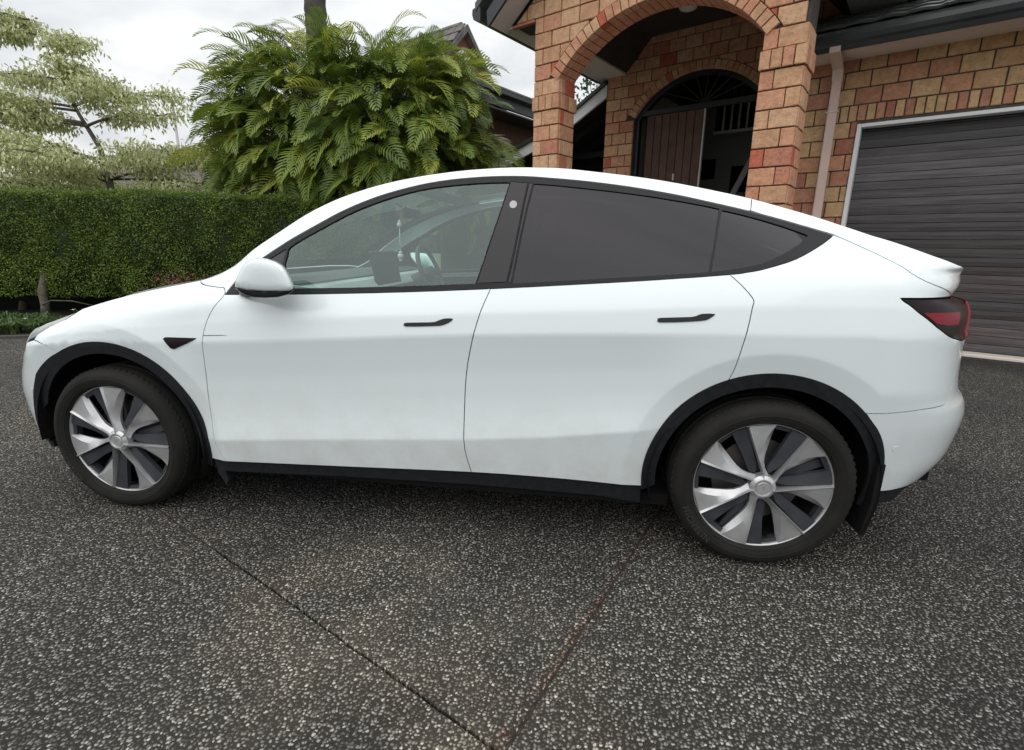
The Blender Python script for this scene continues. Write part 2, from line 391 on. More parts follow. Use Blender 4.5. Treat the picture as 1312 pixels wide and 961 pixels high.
def inset(loop, g):
    loop = np.asarray(loop, float)
    if area(loop) < 0: loop = loop[::-1]
    p = np.roll(loop, 1, 0); q = np.roll(loop, -1, 0)
    e0 = loop-p; e1 = q-loop
    n0 = np.stack([-e0[:, 1], e0[:, 0]], 1); n1 = np.stack([-e1[:, 1], e1[:, 0]], 1)
    n0 /= np.linalg.norm(n0, axis=1, keepdims=True)+1e-9; n1 /= np.linalg.norm(n1, axis=1, keepdims=True)+1e-9
    n = n0+n1; n /= np.maximum(np.linalg.norm(n, axis=1, keepdims=True), .35)
    return loop+n*g
def cdt_panel(fn, loop, holes=(), step=.03, gap=.002, off=0.0, flange=.014, bstep=None):
    bs = bstep or step*.6
    outer = inset(resample(loop, bs), gap); hs = [inset(resample(h, bs), -gap) for h in holes]
    hs = [h if area(h) < 0 else h[::-1] for h in hs]
    rings = [outer]+hs
    B = np.concatenate(rings); lo, hi = outer.min(0), outer.max(0)
    gx = np.arange(lo[0]+step*.5, hi[0], step); gy = np.arange(lo[1]+step*.5, hi[1], step)
    G = np.stack(np.meshgrid(gx, gy, indexing='ij'), -1).reshape(-1, 2)
    G[:, 0] += (np.round((G[:, 1]-lo[1])/step) % 2)*step*.5
    if fn is body:            # follow the brow round the arches
        near = np.zeros(len(G), bool); X_ = []
        for cx, cz in AX:
            rg_ = np.hypot(G[:, 0]-cx, G[:, 1]-cz); near |= (rg_ > .455) & (rg_ < .575)
            for r_ in (.478,.500,.517,.527,.533,.538,.543,.550,.565):
                t_ = np.radians(np.arange(-20, 201, 1.6)); X_.append(np.stack([cx+r_*np.cos(t_), cz+r_*np.sin(t_)], 1))
        G = np.concatenate([G[~near]]+X_)
        zc_ = []
        for dz in (-.012, 0, .012):      # and the crease lines
            xx = np.arange(.4, 2.6, step); zc_.append(np.stack([xx, np.interp(xx, [.4, 1.0, 1.7, 2.03, 2.34, 2.6], [.375, .420, .468, .501, .546, .58])+dz*.7], 1))
            xx = np.arange(.25, 3.2, step); zc_.append(np.stack([xx, crease_z(xx)+dz], 1)); kz = crease_z(xx)+.45*(belt_z(xx)-crease_z(xx)); zc_.append(np.stack([xx, kz+dz], 1))
        zc_ = np.concatenate(zc_)
        bad = np.abs(G[:, 1]-crease_z(G[:, 0])) < .016; bad |= (np.abs(G[:, 1]-np.interp(G[:, 0], [.4, 1.0, 1.7, 2.03, 2.34, 2.6], [.375, .420, .468, .501, .546, .58])) < .013) & (G[:, 0] > .4) & (G[:, 0] < 2.6); bad |= np.abs(G[:, 1]-(crease_z(G[:, 0])+.45*(belt_z(G[:, 0])-crease_z(G[:, 0])))) < .016
        G = np.concatenate([G[~(bad & (G[:, 0] > .25) & (G[:, 0] < 3.2))], zc_])
    ok = pip(G, outer)
    for h in hs: ok &= ~pip(G, h)
    G = G[ok]
    if len(G):
        dm = np.full(len(G), 9.)
        for i in range(0, len(B), 64): dm = np.minimum(dm, np.sqrt(((G[:, None]-B[None, i:i+64])**2).sum(-1)).min(1))
        G = G[dm > step*.22]
    P = np.concatenate([B, G]) if len(G) else B
    E_ = []; k = 0
    for r in rings:
        m = len(r); E_ += [(k+i, k+(i+1) % m) for i in range(m)]; k += m
    vo, eo, fo, *_ = delaunay_2d_cdt([Vector(p) for p in P], E_, [], 0, 1e-7)
    vo = np.array([tuple(v) for v in vo]); fo = [f for f in fo if len(f) == 3]; F = np.array(fo)
    C = vo[F].mean(1); ok = pip(C, outer)
    for h in hs: ok &= ~pip(C, h)
    F = F[ok]
    a2 = (vo[F[:, 1], 0]-vo[F[:, 0], 0])*(vo[F[:, 2], 1]-vo[F[:, 0], 1])-(vo[F[:, 2], 0]-vo[F[:, 0], 0])*(vo[F[:, 1], 1]-vo[F[:, 0], 1])
    F = np.where((a2 < 0)[:, None], F[:, ::-1], F); F = F[np.abs(a2) > 1e-10]
    Pn = fn(vo[:, 0], vo[:, 1]); Nn = _normals(fn, vo[:, 0], vo[:, 1]); V = Pn+Nn*off; NN = Nn
    # flange: the sheet folded inwards along every edge
    if flange:
        VV = [V]; FF = [F]; NL = [NN]; n = len(V)
        for r in rings:
            p = fn(r[:, 0], r[:, 1]); nn = _normals(fn, r[:, 0], r[:, 1]); t = np.roll(p, -1, 0)-np.roll(p, 1, 0)
            sd = np.cross(t, nn); sd /= np.linalg.norm(sd, axis=1, keepdims=True)+1e-9
            m = len(r); i = np.arange(m); j = (i+1) % m
            VV += [p+nn*off, p+nn*(off-flange)]; NL += [sd, sd]
            f = np.stack([n+i, n+m+i, n+m+j, n+j], 1)
            FF.append(np.concatenate([f[:, [0, 1, 2]], f[:, [0, 2, 3]]])); n += 2*m
        V = np.concatenate(VV); NN = np.concatenate(NL); F = np.concatenate(FF)
    return V, F, NN
CAR = thing('parked_car', 'white five-door electric crossover hatchback with silver blade wheels parked on the pebble driveway', 'car')
def panel(name, fn, loop, mat_, parent=None, mirror=True, **kw):
    V, F, NN = cdt_panel(fn, loop, **kw)
    o = mesh_obj(name, V, F, mat_, parent or CAR, NN); r = [o]
    if mirror:
        V2 = V*[1, -1, 1]+[0, 2*YC, 0]; N2 = NN*[1, -1, 1]
        r.append(mesh_obj(name, V2, F[:, ::-1], mat_, (parent if parent is not None and parent.type == 'EMPTY' else None) or CAR, N2))
    return r
def arc(c, r, a0, a1, n=None):
    n = n or max(6, int(abs(a1-a0)/4)); return [(c[0]+r*math.cos(R(a)), c[1]+r*math.sin(R(a))) for a in np.linspace(a0, a1, n)]
def spl(pts, n=4):
    """smooth (Catmull-Rom) through the points"""
    p = np.asarray(pts, float); p = np.vstack([2*p[0]-p[1], p, 2*p[-1]-p[-2]]); out = []
    for i in range(1, len(p)-2):
        for k in range(n):
            t = k/n; out.append(.5*((2*p[i])+(-p[i-1]+p[i+1])*t+(2*p[i-1]-5*p[i]+4*p[i+1]-p[i+2])*t*t+(-p[i-1]+3*p[i]-3*p[i+1]+p[i+2])*t**3))
    out.append(p[-2]); return [tuple(v) for v in out]
def ztop(q0, q1, d=0, step=.04):
    n = max(2, int(abs(q1-q0)/step)); return [(q, float(z_top(q))-d) for q in np.linspace(q0, q1, n)]
seamA = spl([(.6175,1.050),(.6120,1.030),(.5772,.9857),(.5421,.9139),(.5218,.8246),(.5100,.6934),(.5040,.5614),(.5038,.4158),(.5149,.3356),(.5455,.2754)], 3)
seamB = spl([(1.7836,1.0956),(1.7491,1.0056),(1.7155,.8812),(1.6897,.7485),(1.6801,.5824),(1.6819,.4202),(1.7052,.307)], 3)
seamC = spl([(2.6852,1.1693),(2.7255,1.133),(2.7560,1.0992),(2.7690,1.0781),(2.7642,1.0529),(2.7571,1.0019),(2.7463,.9367),(2.736,.8805),(2.7258,.8195),(2.712,.7729)], 3)
belt = spl([(.6175,1.043),(.78,1.047),(.9294,1.052),(1.1601,1.061),(1.438,1.0745),(1.7836,1.0956),(2.1284,1.1211),(2.4223,1.1445),(2.6852,1.1693),(2.7401,1.1776),(2.7957,1.1884),(2.8892,1.2166),(2.9509,1.2428),(3.0368,1.2889),(3.0805,1.3178)], 2)
dlot = spl([(.6218,1.0462),(.6501,1.1142),(.6901,1.1559),(.7461,1.1983),(.8474,1.2630),(.9272,1.3067),(1.0126,1.3518),(1.0801,1.3873),(1.1534,1.4205),(1.2233,1.4478),(1.2933,1.4712),(1.3854,1.4961),(1.4778,1.516),(1.5701,1.5295),(1.6617,1.5379),(1.7533,1.5427),(1.8434,1.5435),(1.9211,1.5405),(1.9991,1.5343),(2.1049,1.5252),(2.2126,1.5132),(2.3189,1.4987),(2.4206,1.4819),(2.524,1.4627),(2.6228,1.4407),(2.7229,1.4181),(2.8194,1.3941),(2.8929,1.3741),(2.9624,1.3538),(3.0255,1.3357),(3.0805,1.3198)], 2)
def between(line, x0, x1): return [p for p in line if x0-1e-6 <= p[0] <= x1+1e-6]
AF, AR = AX[0], AX[1]; RO = .458; RI = .406
lid = spl([(3.0805,1.3198),(3.1654,1.2797),(3.2366,1.242),(3.3000,1.2000),(3.3959,1.1575),(3.58,1.1215),(3.74,1.097)], 3)
fseam = spl([(.4135,float(z_top(.4135))),(.455,1.0765),(.5186,1.0718),(.569,1.0701),(.6016,1.0680),(.6175,1.050)], 3)
bseam = spl([(-.2195,.7605),(-.2552,.7821),(-.2908,.8015),(-.3424,.8150)], 2)
TA = math.degrees(math.atan2(.7605-AF[1], -.2195-AF[0])); TC = math.degrees(math.atan2(.7729-AR[1], 2.712-AR[0])); TB = math.degrees(math.atan2(.6712-AR[1], 3.2205-AR[0]))
# front bumper, headlight, fender
FA = spl([(-.585,.285),(-.572,.325),(-.548,.385),(-.510,.450),(-.468,.520),(-.418,.595),(-.352,.672),(-.285,.725),(-.2195,.7605)], 3)   # front arch edge, sill side last
hl_low = [(-.3424,.8300),(-.40,.802),(-.45,.776),(-.60,.720),(-.85,.697)]
fb = [*FA[:-1], *bseam, (-.40,.797),(-.45,.771),(-.60,.715),(-.85,.692),(-1.0,.735),(QN,.742),(QN,.27),(-1.2,.26),(-.9,.248),(-.7,.25),(-.61,.262)]
panel('front_bumper', body, fb, M['paint'], step=.03)
panel('headlight', body, [*hl_low, *ztop(-.86, -.22, .008), (-.25,.895), (-.30,.865)], M['lens_clear'], step=.03, off=-.002)
fe = [*arc(AF, RO, TA, -10.6), (.5455,.2754), *seamA[::-1][1:], *fseam[::-1][1:], *ztop(.40, -.19), (-.23,.905),(-.29,.872),(-.335,.838),(-.3424,.815), *bseam[::-1][1:-1]]
fender = panel('fender', body, fe, M['paint'], step=.022)
sill = spl([(.5455,.2754),(1.1511,.2902),(1.7052,.307),(2.0976,.3048),(2.4325,.2920)], 3)
s1 = [p for p in sill if p[0] < 1.70]; s2 = [p for p in sill if p[0] > 1.71]
b1 = between(belt, .62, 1.78); b2 = between(belt, 1.79, 2.684)
fd = [*s1, (1.7052,.307), *seamB[::-1][1:], *b1[::-1], (.6175,1.043), *seamA[1:-1]]
rd = [(1.7052,.307), *s2, *arc(AR, RO, 187.5, TC)[1:], *seamC[::-1][1:], *b2[::-1], *seamB[:-1]]
panel('front_door', body, fd, M['paint'], step=.025)
panel('rear_door', body, rd, M['paint'], step=.025)
# quarter panel, rear bumper, tailgate
b3 = [p for p in belt if p[0] > 2.69]
rb = spl([(3.2205,.6712),(3.2728,.6741),(3.3423,.6821),(3.435,.6915),(3.5475,.6971),(3.60,.7100),(3.640,.760),(3.672,.85),(3.69,.935)], 2)
tl_low = [(3.2781,1.0970),(3.3452,1.0500),(3.4379,1.0000),(3.5100,.9700),(3.5654,.9540),(3.6424,.9410),(3.6986,.9380)]
qp = [*b3, *lid[1:], (3.60,1.1005), (3.2700,1.1000), *tl_low[1:], (3.69,.935), *rb[::-1][1:], *arc(AR, RO, TB, TC), *seamC[::-1][1:-1], (2.6852,1.1693)]
panel('quarter_panel', body, qp, M['paint'], step=.022)
val = [(3.3435,.332),(3.42,.333),(3.55,.338),(3.666,.352),(3.74,.40),(3.9,.43),(QT,.44)]
rbp = [*rb[:-1], (3.69,.90), (3.75,.87), (4.0,.85), (QT,.85), *val[::-1][:-1], *arc(AR, RO, -2.5, TB)[:-1]]
panel('rear_bumper', body, rbp, M['paint'], step=.028)
tg = [*lid, (3.85,1.096), (QT,1.096), *ztop(QT, 2.7947), (2.781,1.408), *between(dlot, 2.79, 3.07)]
panel('tailgate', body, tg, M['paint'], step=.022)
panel('tailgate_panel', body, [(3.705,.935),(3.76,.876),(4.0,.857),(QT,.857),(QT,1.085),(4.16,1.085),(4.10,.945)], M['paint'], step=.03)
# lights
tl = [(3.2781,1.0975),*tl_low[1:],(4.09,.942),(4.15,1.085),(3.80,1.089),(3.5,1.0965)]
TLO = panel('tail_light', body, tl, M['lens_dark'], step=.02, off=.001)
for sgn, par in ((0, TLO[0]), (1, TLO[1])):
    for nm, lp, mm in (('red_lens', [(3.362,1.0495),(3.4537,1.0500),(3.595,1.048),(3.588,1.018),(3.583,1.0040),(3.50,1.004),(3.43,1.012)], 'lens_red'),
                       ('reflector', [(3.685,.950),(3.735,1.076),(4.11,1.074),(4.07,.953)], 'lens_pink')):
        V, F, NN = cdt_panel(body, lp, step=.02, gap=0, off=.0035, flange=.003)
        if sgn: V = V*[1, -1, 1]+[0, 2*YC, 0]; NN = NN*[1, -1, 1]; F = F[:, ::-1]
        mesh_obj(nm, V, F, M[mm], par, NN)
# roof rail / A-pillar
rr = [*fseam[::-1][1:], *ztop(.43, 2.7947), (2.781,1.408), *[p for p in dlot[::-1] if p[0] < 2.775], (.6175,1.052)]
panel('roof_rail', body, rr, M['paint'], step=.022)
# window surround with holes, pillars, panes
fg = spl([(.8674,1.1747),(.8690,1.220),(.8742,1.245),(.9407,1.2852),(1.0187,1.3259),(1.0894,1.3634),(1.1586,1.3971),(1.2279,1.4245),(1.2975,1.4492),(1.389,1.4754),(1.4812,1.4949),(1.5735,1.5061),(1.6648,1.5139),(1.743,1.5179),(1.8237,1.5189)], 2)+[(1.8062,1.4487),(1.7874,1.3728),(1.7658,1.2919),(1.7416,1.1999),(1.718,1.1161),(1.561,1.1066),(1.3618,1.0956),(1.1571,1.0859),(.9251,1.0778),(.900,1.1150)]
rg = [(1.9282,1.5129),(2.0172,1.5062),(2.1084,1.4967),(2.2135,1.4858),(2.3183,1.4731),(2.4203,1.4588),(2.5222,1.4419),(2.5948,1.4288),(2.6611,1.4149),(2.6496,1.3602),(2.6317,1.2723),(2.6095,1.1785),(2.4761,1.1672),(2.3033,1.1534),(2.1257,1.1393),(2.0045,1.1301),(1.8702,1.1198),(1.8814,1.2024),(1.8955,1.3085),(1.9098,1.4077)]
qg = [(2.674,1.4092),(2.7437,1.3934),(2.8153,1.374),(2.8997,1.3481),(2.9839,1.317),(2.9357,1.281),(2.8739,1.2463),(2.8333,1.2272),(2.7973,1.2126),(2.7492,1.2008),(2.7045,1.1925),(2.6234,1.1802),(2.6416,1.2724),(2.6613,1.3604)]
pilF = [(1.8297,1.5225),(1.9005,1.5170),(1.8886,1.4300),(1.8766,1.3300),(1.8640,1.2350),(1.8540,1.1720),(1.8450,1.1240),(1.7250,1.1160),(1.7476,1.1999),(1.7718,1.2919),(1.7934,1.3728),(1.8122,1.4487)]
pilR = [(1.9065,1.5165),(1.9222,1.5150),(1.9040,1.4077),(1.8895,1.3085),(1.8754,1.2024),(1.8640,1.1200),(1.8510,1.1245),(1.8600,1.1720),(1.8700,1.2350),(1.8826,1.3300),(1.8946,1.4300)]
sa = [(.7815,1.1951),(.8235,1.2195),(.8548,1.2384),(.8530,1.1809),(.8457,1.1762),(.81,1.185)]
dl = [*belt, *dlot[::-1][1:-1]]
sur = panel('window_surround', body, dl, M['trim'], step=.03, holes=[fg, rg, qg, pilF, pilR, sa], off=-.003, gap=.0015, flange=.012)
for k in range(2):
    sd = lambda V: V if k == 0 else V*[1, -1, 1]+[0, 2*YC, 0]
    for nm, lp, mm, of in (('front_window', fg, 'glass_f', -.008), ('rear_window', rg, 'glass_r', -.007), ('quarter_window', qg, 'glass_r', -.007), ('quarter_light', sa, 'glass_r', -.006),
                       ('door_pillar', pilF, 'pillar', -.003), ('door_pillar', pilR, 'pillar', -.003)):
        V, F, NN = cdt_panel(body, lp, step=.04, gap=-.002 if 'pillar' not in nm else .001, off=of, flange=0 if 'pillar' not in nm else .008)
        if k: V = sd(V); NN = NN*[1, -1, 1]; F = F[:, ::-1]
        o = mesh_obj(nm, V, F, M[mm], CAR, NN)
        if nm == 'door_pillar' and lp is pilF:
            V, F, NN = cdt_panel(body, arc((1.8486,1.428), .0155, 0, 345, 20), step=.01, gap=0, off=-.0015, flange=.002)
            if k: V = sd(V); NN = NN*[1, -1, 1]; F = F[:, ::-1]
            mesh_obj('camera_cover', V, F, M['grey'], o, NN)
# door handles, side repeater
for loop in (spl([(1.436,.9495),(1.4428,.9388),(1.5642,.9453),(1.5933,.9488),(1.6221,.9606),(1.6377,.9733),(1.6311,.9777),(1.5989,.9751),(1.5733,.965),(1.5475,.9595),(1.4457,.9544),(1.436,.9495)], 2)[:-1],
             spl([(2.433,1.0008),(2.4393,.9901),(2.5375,.996),(2.579,1.0004),(2.609,1.0057),(2.6301,1.0206),(2.6338,1.0283),(2.5968,1.0279),(2.5777,1.023),(2.5532,1.0145),(2.4411,1.0074),(2.433,1.0008)], 2)[:-1]):
    panel('door_handle', body, loop, M['handle'], step=.012, gap=0, off=.003, flange=.006)
rep = panel('side_camera', body, [(.3400,.8484),(.3520,.8560),(.4975,.8571),(.4802,.8454),(.3850,.8045),(.3713,.8087)], M['lens_dark'], step=.02, gap=0, off=.004, flange=.008)
panel('trim_line', body, [(.5290,.8680),(.5290,.8705),(.62,.8742),(.6442,.8735),(.62,.8722)], M['handle'], step=.02, gap=0, off=.0012, flange=.002)
for c in ((3.3617,.5268), (-.475,.563)):
    panel('parking_sensor', body, arc(c, .0125, 0, 340, 18), M['paint'], step=.01, gap=0, off=.0012, flange=.003)
# arch trims, sills, lips
tf = [*[(a-.003, b+.003) for a, b in FA[:-1]], *arc(AF, RO+.004, TA, -16), *arc(AF, RI, -16, 160), (-.415,.47),(-.445,.40),(-.470,.33),(-.485,.285)]
tr_ = [*arc(AR, RO+.004, 189.5, -11), *arc(AR, RI, -11, 187)]
panel('arch_trim', body, tf, M['clad'], step=.03, gap=0, off=.0045, flange=.012)
panel('arch_trim', body, tr_, M['clad'], step=.03, gap=0, off=.0045, flange=.012)
sl = [(.435,.2700),(.5455,.2765),(1.1511,.2912),(1.7052,.308),(2.0976,.3058),(2.4325,.3050),(2.4325,.203),(2.27,.225),(1.69,.236),(1.1,.228),(.48,.212),(.435,.225)]
panel('side_sill', body, sl, M['clad'], step=.03, gap=0, off=-.012, flange=.12)
panel('rear_valance', body, [*[(a, b+.003) for a, b in val], (QT,.22),(3.9,.22),(3.72,.235),(3.5,.265),(3.36,.275),(3.325,.30)], M['clad'], step=.04, gap=0, off=-.004, flange=.05)
panel('front_lip', body, [(-.485,.288),(-.6,.268),(-.9,.251),(QN,.266),(QN,.19),(-.9,.20),(-.66,.225),(-.50,.245)], M['clad'], step=.04, gap=0, off=-.006, flange=.02)
# dark inner shell behind the seams, wheel housings, floor
innerA = [(.47,.23),(2.42,.23),*arc(AR, .50, 194, -8)[0:],(3.75,.30),(QT,.42),(QT,1.12),(3.72,1.09),(3.38,1.13),(3.22,1.20),(3.02,1.21),(2.80,1.155),(2.4,1.118),(1.8,1.070),(1.1,1.036),(.75,1.024),(.50,1.03),(.2,.98),(-.10,.92),(-.34,.84),(-.6,.74),(QN,.72),(QN,.27),(-.72,.28),(-.64,.33),(-.58,.43),(-.50,.56),*arc(AF, .50, 145, -14)]
panel('inner_shell', body, innerA, M['dark'], step=.08, gap=0, off=-.024, flange=0, bstep=.04)
for c in (AF, AR):
    for side in (0, 1):
        mb = MB(); y0, y1 = (.028, .50) if side == 0 else (2*YC-.50, 2*YC-.028)
        A = np.linspace(R(-25), R(186 if c is AF else 200), 40); V = [(c[0]+.435*math.cos(a), y, c[1]+.435*math.sin(a)) for a in A for y in (y0, y1)]
        mb.add(V, [(2*i, 2*i+2, 2*i+3, 2*i+1) for i in range(39)])
        # mouth ring joins trim and liner
        V = [(c[0]+r*math.cos(a), y0+.004*side, c[1]+r*math.sin(a)) for a in A for r in (.40, .52)]
        yy = y1 if side == 0 else y0
        V2 = [(c[0], yy, c[1]-.2)]+[(c[0]+.435*math.cos(a), yy, c[1]+.435*math.sin(a)) for a in A]
        mb.add(V2, [(0, i+1, i+2) for i in range(39)])
        mb.obj('wheel_housing', M['dark'], CAR)
mb = MB(); mb.box((1.45, YC, .215), (2.2, 1.70, .05)); mb.box((-.45, YC, .26), (.5, 1.2, .04)); mb.box((3.42, YC, .30), (.55, 1.2, .04)); mb.box((1.45, YC, .26), (4.2, .95, .05))
mb.obj('floor_pan', M['dark'], CAR)
# ---- hood, windscreen, roof
def topf(r, w): return top(r, w)
def tpanel(name, loop, mm, **kw):
    return panel(name, topf, loop, M[mm], mirror=False, **kw)
tpanel('bonnet', [(-.38,.0),(.47,.0),(.50,.10),(.52,.3),(.52,1.7),(.50,1.9),(.47,2.0),(-.38,2.0)], 'paint', step=.05, gap=.002, flange=.01)
tpanel('cowl', [(.475,.0),(.505,.10),(.525,.3),(.525,1.7),(.505,1.9),(.475,2.0),(.57,2.0),(.57,0)], 'trim', step=.06, gap=0, off=-.008, flange=0)
tpanel('windscreen', [(.57,.07),(1.33,.07),(1.33,1.93),(.57,1.93)], 'glass_w', step=.06, gap=0, off=-.004, flange=0)
wsf = panel('windscreen_surround', topf, [(.56,.0),(1.42,.0),(1.42,2.),(.56,2.)], M['pillar'], mirror=False, step=.06, holes=[[(.60,.13),(1.30,.13),(1.30,1.87),(.60,1.87)]], gap=0, off=-.006, flange=0)
tpanel('glass_roof', [(1.42,.0),(2.50,.0),(2.50,2.),(1.42,2.)], 'roofglass', step=.08, gap=.002, off=-.003, flange=.008)
tpanel('rear_glass', [(2.50,.0),(3.10,.0),(3.12,.3),(3.12,1.7),(3.10,2.),(2.50,2.)], 'glass_r', step=.06, gap=.002, off=-.003, flange=.008)
tpanel('spoiler', [(3.10,.0),(3.12,.3),(3.12,1.7),(3.10,2.),(3.25,2.),(3.25,.0)], 'paint', step=.02, gap=.0, flange=0)
# ---- folded mirror
def make_mirror(side):
    out = np.array([(.752,1.088),(.756,1.110),(.772,1.138),(.790,1.163),(.808,1.182),(.830,1.195),(.862,1.202),(.900,1.199),(.938,1.190),(.965,1.176),(.982,1.156),(.996,1.126),(1.006,1.098),(1.005,1.087),(.994,1.078),(.95,1.074),(.88,1.073),(.80,1.076)])
    c = np.array([.888,1.128]); V = []; n = len(out)
    prof = [(1.0, .0), (1.0, -.040), (.995, -.062), (.975, -.077), (.93, -.087), (.80, -.093), (.45, -.096), (.04, -.096)]
    for s, y in prof:
        for p in out: q_ = c+(p-c)*s; V.append((q_[0]-.55*(y+.055), y+.015, q_[1]))
    F = [(i*n+k, i*n+(k+1) % n, (i+1)*n+(k+1) % n, (i+1)*n+k) for i in range(len(prof)-1) for k in range(n)]
    F.append(tuple((len(prof)-1)*n+k for k in range(n))); F.append(tuple(range(n))[::-1])
    V = np.array(V)
    if side: V = V*[1, -1, 1]+[0, 2*YC, 0]
    o = mesh_obj('wing_mirror', V, F, M['paint'], CAR, smooth_=True)
    low = np.array([(.756,1.092),(.80,1.078),(.88,1.075),(.95,1.076),(.99,1.080),(1.006,1.090),(1.003,1.076),(.985,1.064),(.94,1.052),(.88,1.047),(.83,1.048),(.79,1.056),(.765,1.070),(.752,1.082)])
    c = np.array([.88,1.070]); V = []; n = len(low)
    for s, y in [(.9, .03), (1, .0), (1, -.050), (.98, -.072), (.90, -.082), (.5, -.088), (.05, -.088)]:
        for p in low: q_ = c+(p-c)*s; V.append((q_[0]-.55*(y+.055), y+.015, q_[1]))
    F = [(i*n+k, i*n+(k+1) % n, (i+1)*n+(k+1) % n, (i+1)*n+k) for i in range(6) for k in range(n)]; F.append(tuple(range(n))[::-1])
    V = np.array(V)
    if side: V = V*[1, -1, 1]+[0, 2*YC, 0]
    mesh_obj('mirror_base', V, F, M['pillar'], o, smooth_=True)
    mb = MB(); sy = (lambda y: y) if side == 0 else (lambda y: 2*YC-y)
    mb.tube([(.70, sy(.075), 1.062), (.74, sy(.035), 1.060), (.80, sy(.0), 1.066)], [.026, .024, .022], 10)
    mb.obj('mirror_arm', M['pillar'], o, smooth_=True)
make_mirror(0); make_mirror(1)
